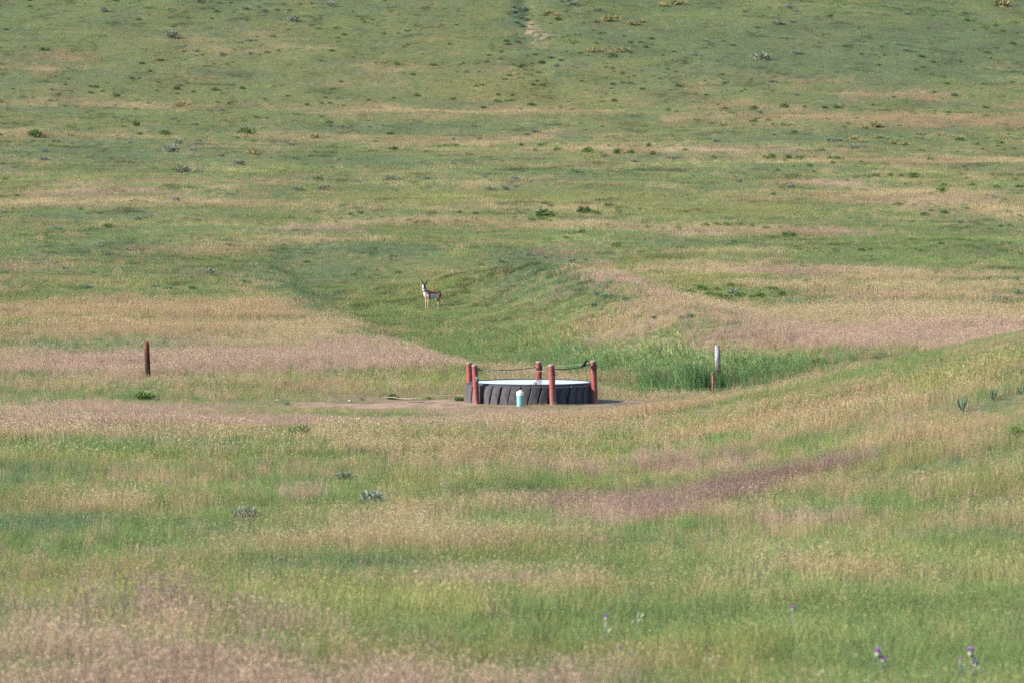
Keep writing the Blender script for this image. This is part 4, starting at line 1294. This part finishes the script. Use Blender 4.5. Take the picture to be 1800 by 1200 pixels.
put('sage', 302, 68, 38, 'large grey sagebrush alone high on the left of the hill', hs=.9)
put('sage', 182, 22, 20, 'grey sagebrush at the top left of the hill'); put('sage', 352, 6, 24, 'grey sagebrush at the top edge left of the middle')
put_all('sage', [(432, 18, 18), (463, 22, 18), (580, 12, 24), (515, 38, 26), (505, 54, 14), (390, 98, 16), (345, 92, 14), (563, 108, 12), (690, 14, 12)],
        'grey sagebrush scattered on the upper left of the hill', 'sagebrush on the upper left of the hill', .8)
put_all('sage', [(1385, 16, 24), (1365, 44, 28), (1390, 40, 18), (1285, 80, 16), (1270, 74, 12), (1240, 74, 18), (1340, 106, 36), (1400, 96, 24), (1590, 90, 16), (1330, 50, 18), (1595, 26, 16), (1008, 10, 22), (1050, 20, 22), (1045, 40, 18)],
        'grey sagebrush scattered on the upper right of the hill', 'sagebrush on the upper right of the hill', .7)
put('dark', 1080, 102, 16, 'darkest shrub below the pale yucca clump on the hill', hs=1.3)
put_all('yucca', [(1040, 92, 22), (1056, 92, 16), (1070, 96, 20), (1085, 92, 20), (1098, 90, 18), (1068, 38, 24), (1085, 34, 18), (1112, 44, 22), (1128, 40, 16)],
        'yellowish yucca in the clumps right of the wash on the hill', 'yucca clumps right of the wash', 1.1)
put_all('yucca', [(1165, 12, 24), (1185, 9, 26), (1200, 8, 20), (1760, 12, 36), (965, 24, 18), (978, 28, 14)],
        'yucca with pale dead leaves near the top of the hill', 'yucca near the top of the hill', 1.1)
put('yucca', 321, 189, 32, 'straw coloured yucca at the left foot of the hill'); put('yucca', 280, 108, 24, 'pale yucca on the left of the hill below the large sagebrush')
put('dark', 62, 242, 30, 'dark green shrub with yellow rim on the far left flat', hs=1.1); put('yucca', 63, 238, 34, 'yellow yucca behind the dark shrub on the far left flat')
put('dark', 240, 222, 20, 'dark green shrub alone left of the grey flat'); put('dark', 290, 237, 28, 'low wide dark shrub in the middle of the left flat', hs=.8)
put('yucca', 445, 273, 30, 'spiky straw yucca on the left flat'); put('yucca', 553, 244, 20, 'thin tan yucca standing left of the middle of the flat', hs=1.4)
put_all('sage', [(96, 250, 16), (122, 240, 16), (208, 246, 12), (228, 253, 14), (314, 253, 20), (350, 250, 14), (280, 268, 12), (300, 268, 34), (340, 266, 18), (512, 257, 20), (516, 280, 14), (390, 196, 14), (450, 208, 16), (430, 228, 14), (388, 276, 18), (420, 290, 24), (320, 305, 34), (565, 206, 12), (78, 268, 18)],
        'grey green sagebrush scattered over the left flat', 'sagebrush over the left flat', .8)
put_all('rabbit', [(915, 257, 16), (952, 258, 18), (980, 266, 18), (1000, 262, 10), (1033, 269, 24), (1070, 259, 10), (1085, 271, 22), (1110, 270, 18), (1140, 259, 16), (1147, 273, 16), (940, 266, 12), (1188, 264, 12), (1204, 266, 14), (1058, 272, 12)],
        'bright green rabbitbrush in the line across the middle flat', 'rabbitbrush across the middle flat', .9)
put_all('rabbit', [(1356, 280, 20), (1343, 279, 14), (1405, 282, 20), (1385, 279, 16), (1463, 288, 12), (1472, 283, 22), (1460, 280, 14), (1272, 286, 9), (1256, 281, 12), (1540, 312, 18), (1527, 313, 12), (1565, 310, 13), (1605, 314, 22), (1585, 311, 12), (1360, 344, 14), (1367, 302, 12), (1424, 294, 12), (1430, 304, 10), (1558, 292, 10), (1395, 294, 10), (1635, 282, 14)],
        'green rabbitbrush dotted over the tan flat on the right', 'rabbitbrush dotted over the right flat', 1.0)
put_all('rabbit', [(1752, 332, 18), (1785, 318, 14), (1700, 316, 14), (1655, 340, 24), (1637, 344, 16), (1766, 354, 13), (1700, 368, 12), (1735, 345, 10), (1660, 327, 16), (1710, 327, 14), (1640, 362, 10), (1790, 330, 14), (1500, 348, 10), (1591, 326, 10), (1690, 308, 14), (1638, 372, 12)],
        'green rabbitbrush near the right edge of the far flat', 'rabbitbrush at the right edge of the far flat', .9)
put_all('rabbit', [(617, 379, 16), (632, 376, 18), (600, 386, 14), (648, 388, 16), (690, 390, 14), (735, 394, 20), (720, 390, 14), (752, 392, 14), (833, 387, 16), (805, 392, 14), (935, 389, 18), (952, 388, 20), (968, 390, 12), (905, 386, 14), (540, 388, 18), (512, 386, 16), (590, 392, 12), (670, 384, 12), (1006, 388, 12)],
        'green rabbitbrush along the tan strip beyond the pronghorn', 'rabbitbrush beyond the pronghorn', .8)
put_all('yucca', [(1540, 224, 26), (1520, 228, 18), (1500, 246, 18), (1545, 244, 18), (1570, 254, 22), (1590, 256, 20), (1515, 250, 16), (1620, 238, 18), (1650, 240, 22), (1670, 242, 16), (1765, 244, 22), (1250, 218, 16), (1270, 222, 18), (1290, 316, 20), (1225, 212, 14), (1350, 214, 18), (1360, 220, 14)],
        'pale yucca with dead leaves on the right flat under the hill', 'yucca on the right flat under the hill', 1.0)
put_all('sage', [(1460, 252, 26), (1475, 250, 20), (1500, 263, 26), (1518, 260, 14), (1245, 246, 14), (1258, 250, 16), (1298, 322, 18), (1400, 168, 12), (1570, 172, 14), (1335, 200, 14), (1290, 256, 12), (1740, 250, 16), (1780, 262, 12), (1390, 332, 20), (1290, 200, 12), (1360, 146, 16)],
        'grey sagebrush on the right flat under the hill', 'sagebrush on the right flat under the hill', .8)
put_all('sage', [(800, 290, 18), (808, 286, 14), (730, 308, 14), (690, 318, 32), (905, 318, 22), (930, 322, 20), (940, 234, 20), (925, 238, 16), (750, 316, 18), (660, 250, 14), (610, 226, 10), (850, 312, 14), (1010, 304, 20), (1290, 268, 10), (630, 268, 14)],
        'pale grey sagebrush over the middle flat', 'sagebrush over the middle flat', .7)
# the green thicket right of the dam
put_all('rabbit', [(1184, 512, 22), (1200, 518, 22), (1215, 520, 26), (1232, 512, 24), (1246, 524, 30), (1262, 526, 26), (1278, 530, 28), (1296, 526, 22), (1306, 524, 24), (1322, 526, 18), (1336, 526, 26), (1352, 512, 18), (1362, 512, 20), (1374, 520, 18), (1366, 528, 18), (1284, 506, 18), (1224, 506, 16), (1260, 512, 18), (1342, 506, 14), (1240, 514, 18)],
        'bright green shrub in the thicket right of the old dam', 'green thicket right of the dam', 1.0)
put('sage', 1290, 522, 26, 'pale silver sagebrush amid the green thicket', hs=1.1)
put_all('dark', [(1283, 553, 16), (1350, 555, 9), (1365, 571, 16), (1374, 576, 12), (1140, 522, 14), (1395, 548, 10), (1315, 545, 12)],
        'small dark shrub on the pale ground below the green thicket', 'dark shrubs below the thicket', .8)
put_all('blue', [(1066, 527, 28), (1050, 520, 18), (1062, 510, 20), (1046, 540, 18), (1056, 546, 12), (1080, 562, 20), (1072, 568, 16), (1092, 556, 20), (1128, 520, 18), (1100, 530, 18), (1120, 560, 22), (1198, 560, 16), (1214, 560, 18), (1030, 460, 18), (1004, 462, 20), (1020, 466, 16), (1050, 505, 16), (985, 500, 14), (1008, 480, 16), (960, 455, 14), (930, 450, 16), (882, 462, 16), (1150, 560, 14)],
        'dark blue green shrub on the slope of the old dam', 'shrubs on the slope of the dam', .8)
put_all('blue', [(1790, 521, 22), (1750, 528, 24), (1770, 530, 24), (1735, 541, 20), (1710, 541, 20), (1688, 541, 18), (1545, 552, 22), (1521, 548, 12), (1668, 542, 10), (1608, 547, 9), (1692, 526, 20)],
        'blue green sagebrush on the tan ground at the right', 'blue sagebrush on the right tan ground', .95)
put_all('rabbit', [(1481, 550, 10), (1467, 546, 10), (1584, 526, 8), (1625, 535, 9), (1427, 580, 10), (1440, 515, 12)],
        'tiny green shrub on the tan ground right of the dam', 'tiny shrubs on the right tan ground', 1.0)
put_all('dark', [(1620, 443, 18), (1610, 440, 14), (1636, 452, 18), (1654, 430, 16), (1706, 434, 20), (1720, 438, 14), (1405, 440, 14), (1420, 444, 16), (1442, 444, 16), (1470, 444, 18), (1514, 442, 20), (1760, 400, 18), (1775, 398, 16), (1795, 448, 14), (1745, 452, 14), (1530, 440, 14), (1738, 404, 14)],
        'dark green shrub around the brown cut bank on the right', 'shrubs round the cut bank', .8)
put_all('dark', [(1310, 614, 12), (1340, 614, 14), (1365, 618, 14), (1400, 618, 16), (1280, 610, 8), (1430, 622, 14), (1256, 606, 8)],  # these weeds thicken the painted shadow line of the back bank
        'dark weed added for the shadow line along the far gully edge', 'dark weeds along the gully edge', .9)
put('rabbit', 1386, 629, 22, 'round yellow green shrub at the far edge of the tall grass', hs=.9); put('rabbit', 1442, 640, 40, 'wide yellow green shrub at the right end of the tall grass', hs=.7)
# left flat
put('rabbit', 338, 510, 20, 'bright green round shrub alone on the left above the tan grass'); put('dark', 130, 522, 13, 'small dark green shrub alone on the far left above the tan grass')
put('sage', 368, 485, 20, 'pale sagebrush upright on the left flat', hs=1.3); put('sage', 213, 477, 14, 'thin pale sagebrush on the left flat', hs=1.4)
put_all('dark', [(370, 550, 22), (388, 548, 20), (356, 547, 14)], 'low green clump amid the orange tan grass', 'green clumps in the tan grass', .7)
put_all('blue', [(60, 460, 20), (90, 464, 18), (116, 474, 18), (190, 486, 16), (155, 508, 24), (100, 404, 24), (297, 426, 14), (295, 508, 22), (275, 506, 20), (430, 498, 22), (455, 492, 18), (165, 480, 12), (10, 480, 14), (450, 470, 14), (330, 462, 14)],
        'blue green shrub scattered over the left flat above the tan grass', 'blue shrubs over the left flat', .6)
put_all('dark', [(655, 448, 24), (636, 446, 18), (690, 452, 22), (700, 480, 20), (660, 486, 18), (630, 476, 16), (505, 452, 18), (540, 462, 18), (520, 492, 14), (620, 560, 14), (715, 536, 12), (590, 520, 14)],
        'dark green tussock in the pond hollow behind the pronghorn', 'tussocks in the pond hollow', .6)

# low scrub that mottles the far flats and the hill, past counting
n_ = 9000
sy = rng.uniform(290, 740, n_); sx = rng.uniform(-1, 1, n_) * (.118 * sy + 2)
w_ = sstep(.05, .75, fbm(sx, sy * .35, 7.0, 930, 3) + .35 * fbm(sx, sy, 2.0, 931, 2) + .25 * sstep(540, 660, sy))
k_ = rng.random(n_) < w_ * np.interp(sy, [290, 340, 540, 600, 740], [.10, .34, .48, .85, .95])
sx, sy = sx[k_], sy[k_]
sn = len(sx)
ssz = rng.gamma(2.6, .19, sn) + .18
grey_ = fbm(sx, sy * .4, 12.0, 940, 2) + rng.normal(0, .35, sn) > .25
sidx = np.where(grey_, 3 + rng.integers(0, 4, sn), rng.integers(0, 3, sn))
scatter_object('scrub', np.stack([sx, sy, height(sx, sy) - .02], 1), np.ones((sn, 3)) * .1, np.ones((sn, 3)) * .1,
               np.stack([ssz, ssz, ssz * rng.uniform(.6, 1.0, sn)], 1), np.stack([np.zeros(sn), np.zeros(sn), rng.uniform(0, 6.28, sn)], 1), sidx,
               KIT['dark'] + KIT['sage'], 'low grey and green scrub mottling the far flats and the hillside')
print('scrub', sn)

# near plants with parts of their own
def near_bush(name, cat, kind_mat, px, py, w, hs, label, seed, spiky=.6, leaf=.085, n=900):
    x, y, z = ground_at(px, py)
    root = empty(name, (x, y, z - .01))
    s = w / F * y
    tag(root, label, cat)
    o = bpy.data.objects.new('foliage', bush_mesh('foliage', n, .5, .45 * hs, leaf, [kind_mat, M_STEMW], seed, spiky, 6, part='foliage')); COL.objects.link(o); o.parent = root; o.scale = (s, s, s)
    o = bpy.data.objects.new('stems', bush_mesh('stems', n, .5, .45 * hs, leaf, [M_STEMW], seed, spiky, 6, stems=14, part='stems')); COL.objects.link(o); o.parent = root; o.scale = (s, s, s)
    return root
near_bush('sagebrush', 'sagebrush', M_SILVER, 656, 886, 72, .62, 'pale silver sagebrush in the near meadow below the trough', 301)
near_bush('sagebrush', 'sagebrush', M_SAGE, 436, 922, 72, 1.0, 'blue grey sagebrush at the edge of the green patch on the near left', 302)
near_bush('sagebrush', 'sagebrush', M_SAGE, 606, 842, 48, .5, 'low grey sagebrush just above the pale silver one', 303)
near_bush('green_shrub', 'shrub', M_GRASSY, 530, 768, 56, .7, 'low grassy green bush at the edge of the pink grass left of the trough', 304, spiky=.5)
near_bush('green_shrub', 'shrub', M_GRASSY, 255, 702, 50, .5, 'green clump in the pink grass below the lone brown post', 305, spiky=.7)
near_bush('green_shrub', 'shrub', M_GRASSY, 1792, 775, 50, 1.1, 'lush green bush at the right edge of the near slope', 306, spiky=.5)
near_bush('green_shrub', 'shrub', M_DARKG, 412, 1016, 50, .5, 'low dark green bush on the near left between pink grasses', 307, spiky=.5)
near_bush('green_shrub', 'shrub', M_DARKG, 1606, 810, 26, .6, 'dull green shrub on the near right slope', 308)
near_bush('green_shrub', 'shrub', M_DARKG, 691, 702, 30, .7, 'dark green weed by the bare earth left of the trough', 309, spiky=.2)
near_bush('green_shrub', 'shrub', M_BLUE, 637, 704, 12, 1.4, 'small upright weed by the left end of the bare earth', 310, n=300)
near_bush('green_shrub', 'shrub', M_BLUE, 505, 712, 14, 1.2, 'blue green weed at the far left tip of the bare earth', 311, n=300)
near_bush('green_shrub', 'shrub', M_DARKG, 806, 704, 26, .6, 'dark weed hugging the left side of the tyre', 312, n=500)
near_bush('green_shrub', 'shrub', M_DARKG, 752, 701, 20, .5, 'small dark weed midway along the back of the bare earth', 313, n=300)
near_bush('green_shrub', 'shrub', M_RABBIT, 618, 686, 16, .9, 'yellow green tuft in the tan grass left of the trough', 314, n=300)
near_bush('dark_weed', 'weed', M_DARKG, 143, 802, 22, .8, 'dark weed in the green grass at the left', 315, n=300)
near_bush('dark_weed', 'weed', M_BLUE, 980, 755, 16, .6, 'small blue green weed in the tan grass below the trough', 316, n=250)
near_bush('sagebrush', 'sagebrush', M_SAGE, 1326, 728, 30, .5, 'faint grey sagebrush in the tan grass right of the trough', 317, n=400)

# mulleins on the right slope
def mullein(px, py, hpx, nleaf, label, stalk, seed):
    r = random.Random(seed)
    x, y, z = ground_at(px, py)
    root = empty('mullein', (x, y, z))
    tag(root, label, 'plant', 'mulleins on the right slope')
    h = hpx / F * y
    me = MB()
    V = [(0, -.012, 0), (0, .012, 0), (.14, -.05, .17), (.16, 0, .155), (.14, .05, .17), (.22, -.03, .36), (.24, 0, .35), (.22, .03, .36), (.23, 0, .46)]
    me.add(V, [(0, 1, 3), (0, 3, 2), (1, 4, 3), (2, 3, 6, 5), (3, 4, 7, 6), (5, 6, 8), (6, 7, 8)])
    me = me.mesh('leaf', [M_BLUE2])
    for k in range(nleaf):
        o = bpy.data.objects.new('leaf', me); COL.objects.link(o); o.parent = root
        t = k / nleaf
        sc = h / .46 * (1 - .35 * t) * r.uniform(.75, 1.0)
        o.scale = (sc * (1.1 - .5 * t), sc, sc * .8)
        o.location = (0, 0, h * .45 * t * (1 if stalk else .5))
        o.rotation_euler = (0, r.uniform(-.25, .2), k * 2.4)
    if stalk:
        mb = MB(); mb.tube([(0, 0, 0), (0, 0, h * .6), (.01, 0, h * 1.05)], [.02, .018, .012], 8); mb.build('stalk', M_BLUE2, root, smooth=True)
M_BLUE2 = foliage_mat('mullein_leaves', (.085, .130, .085), (.10, .145, .095))
mullein(1693, 726, 30, 9, 'narrow upright mullein with yellow base on the right slope', True, 1)
mullein(1747, 706, 27, 12, 'bushy dark blue green mullein, middle one on the right slope', False, 2)
mullein(1797, 696, 22, 10, 'mullein cut by the right edge of the picture', False, 3)

# thistles in the foreground
M_THSTEM = foliage_mat('thistle_stem', (.16, .20, .13), (.20, .24, .16))
M_THFLOWER = foliage_mat('thistle_purple_florets', (.29, .145, .36), (.31, .165, .38), .35)
M_THBULB = foliage_mat('thistle_bulb', (.17, .19, .12), (.20, .20, .14), 0)
def thistle(px, py, heads, label, seed, leaves=7):
    """(px, py) is where the plant meets the ground; heads are (dx, height, size) in metres"""
    r = random.Random(seed)
    x, y, z = ground_at(px, py)
    root = empty('thistle', (x, y, z))
    tag(root, label, 'thistle')
    hmax = max(h[1] for h in heads) if heads else .5
    mb = MB()
    for (dx, hh, sz) in heads:
        mb.tube([(0, 0, -.03), (dx * .25, .0, hh * .5), (dx * .8, 0, hh * .85), (dx, 0, hh)], [.006, .0055, .0045, .004], 6)
    if not heads:
        mb.tube([(0, 0, -.03), (.01, 0, hmax)], [.007, .004], 6)
    mb.build('stem', M_THSTEM, root, smooth=True)
    lm = MB()
    lm.add([(0, -.008, 0), (0, .008, 0), (.05, .022, .02), (.045, .007, .02), (.09, .018, .025), (.085, .005, .022), (.13, 0, .01), (.085, -.005, .022), (.09, -.018, .025), (.045, -.007, .02), (.05, -.022, .02)],
           [(0, 1, 3, 9), (1, 2, 3), (0, 9, 10), (3, 5, 7, 9), (3, 4, 5), (7, 8, 9), (5, 6, 7)])
    lm = lm.mesh('leaf', [M_THSTEM])
    for k in range(leaves):
        o = bpy.data.objects.new('leaf', lm); COL.objects.link(o); o.parent = root
        o.location = (0, 0, hmax * (.12 + .7 * k / leaves)); o.rotation_euler = (0, -.5 + r.uniform(-.3, .3), k * 2.4)
        sc = 1.2 - .6 * k / leaves; o.scale = (sc, sc, sc)
    for (dx, hh, sz) in heads:
        b = MB(); lump(b, (0, 0, 0), (sz * .38, sz * .38, sz * .46), 10, 6, .06, seed)
        bo = b.build('flower_head', M_THBULB, root, smooth=True, loc=(dx, 0, hh))
        f = MB()
        for k in range(90):
            a = r.uniform(0, 2 * PI); el = r.uniform(.15, 1.5)
            d = Vector((math.cos(a) * math.cos(el), math.sin(a) * math.cos(el), math.sin(el) * .9 + .1)).normalized()
            sd = d.cross(Vector((r.gauss(0, 1), r.gauss(0, 1), r.gauss(0, 1)))).normalized()
            p = Vector((0, 0, sz * .25)); l = sz * r.uniform(.5, .72)
            f.add([p + sd * .001, p - sd * .001, p + d * l - sd * .0035, p + d * l + sd * .0035], [(0, 1, 2, 3)], 0, r.uniform(.7, 1.3))
        f.build('florets', M_THFLOWER, bo)
def th(px, heads_px, label, seed, Y):
    """plant at depth Y; heads given as picture rows turned into heights above its own ground"""
    x = (px - 900) / F * Y
    z = gz(x, Y)
    row = 600 + F * math.tan(math.atan(-z / Y) - PITCH)
    hs = [((hx - px) / F * Y, max(.12, (row - hy) / F * Y), sz) for hx, hy, sz in heads_px]
    thistle(px, row, hs, label, seed)
th(1066, [(1066, 1086, .040)], 'purple thistle standing farthest left of the near thistles', 1, 42.5)
th(1112, [(1090, 1142, .034)], 'small thistle with one low purple head', 2, 40.2)
th(1394, [(1394, 1070, .040)], 'pale purple thistle farthest back among the near grass', 3, 43.0)
th(1552, [(1543, 1152, .062), (1553, 1163, .046)], 'thistle with two bright purple heads at the bottom of the near grass', 4, 38.6)
th(1713, [(1706, 1150, .058), (1715, 1170, .042)], 'thistle with a purple head above a smaller one nearest the right edge', 5, 38.4)
th(1690, [(1689, 1164, .026)], 'thistle with a tiny faded head left of the rightmost one', 6, 38.5)

# grey dry thistle stalks
def dry_stalk(px, py, hpx, label, seed):
    r = random.Random(seed)
    x, y, z = ground_at(px, py)
    h = hpx / F * y
    root = empty('dry_stalk', (x, y, z)); tag(root, label, 'stalk')
    mb = MB(); mb.tube([(0, 0, -.03), (.01, 0, h * .6), (.02, 0, h)], [.006, .005, .003], 6)
    for k in range(6):
        a = r.uniform(0, 6.28); zz = h * r.uniform(.4, .9)
        mb.tube([(.01, 0, zz), (.01 + .05 * math.cos(a), .05 * math.sin(a), zz + .06)], [.003, .002], 5)
    mb.build('stem', M_THSTEM, root)
    for k in range(5):
        b = MB(); a = r.uniform(0, 6.28); lump(b, (.015 + .05 * math.cos(a), .05 * math.sin(a), h * r.uniform(.65, 1.0)), (.012, .012, .015), 8, 5, .1, k); b.build('bud', M_THBULB, root)
dry_stalk(1118, 1128, 52, 'grey budding thistle stalk beside the leftmost purple thistle', 21)
dry_stalk(268, 1062, 26, 'grey stalk with buds in the yellow green grass on the near left', 22)
dry_stalk(205, 1058, 24, 'short dark stalk in the yellow green grass on the near left', 23)
dry_stalk(152, 930, 22, 'grey pink stalk in the blue green grass at the left', 24)
dry_stalk(1243, 1192, 36, 'pale grey stalk at the bottom of the near grass', 25)

# stones, twigs
def stone(px, py, w, label, seed):
    x, y, z = ground_at(px, py); s = w / F * y
    mb = MB(); lump(mb, (0, 0, .2 * s), (.5 * s, .4 * s, .34 * s), 10, 6, .1, seed)
    o = mb.build('stone', M_STONE, None, loc=(x, y, z)); tag(o, label, 'stone')
stone(615, 706, 6.5, 'pale stone at the back edge of the bare earth left of the trough', 1)
stone(488, 704, 5, 'small pale stone at the left end of the bare earth', 2)
def twig(px, py, L, ang, label, seed):
    r = random.Random(seed)
    x, y, z = ground_at(px, py)
    mb = MB(); d = Vector((math.cos(ang), math.sin(ang) * 1.0, 0))
    mb.tube([d * (L * (t - .5)) + Vector((0, 0, .03 + .05 * r.random())) for t in (0, .25, .5, .75, 1)], [.008, .017, .02, .017, .007], 6)
    for t in (.3, .6, .75):
        mb.tube([d * (L * (t - .5)) + Vector((0, 0, .06)), d * (L * (t - .38)) + Vector((0, .12, .14))], [.01, .004], 5)
    o = mb.build('twig', M_TWIG, None, loc=(x, y, z)); tag(o, label, 'twig')
twig(737, 711, 1.0, .3, 'dark dry stick lying across the bare earth left of the trough', 1)
twig(706, 703, 1.1, -.2, 'pale dry stick at the back of the bare earth', 2)
twig(795, 699, 1.3, .15, 'longest pale stick lying against the left end of the tyre', 3)
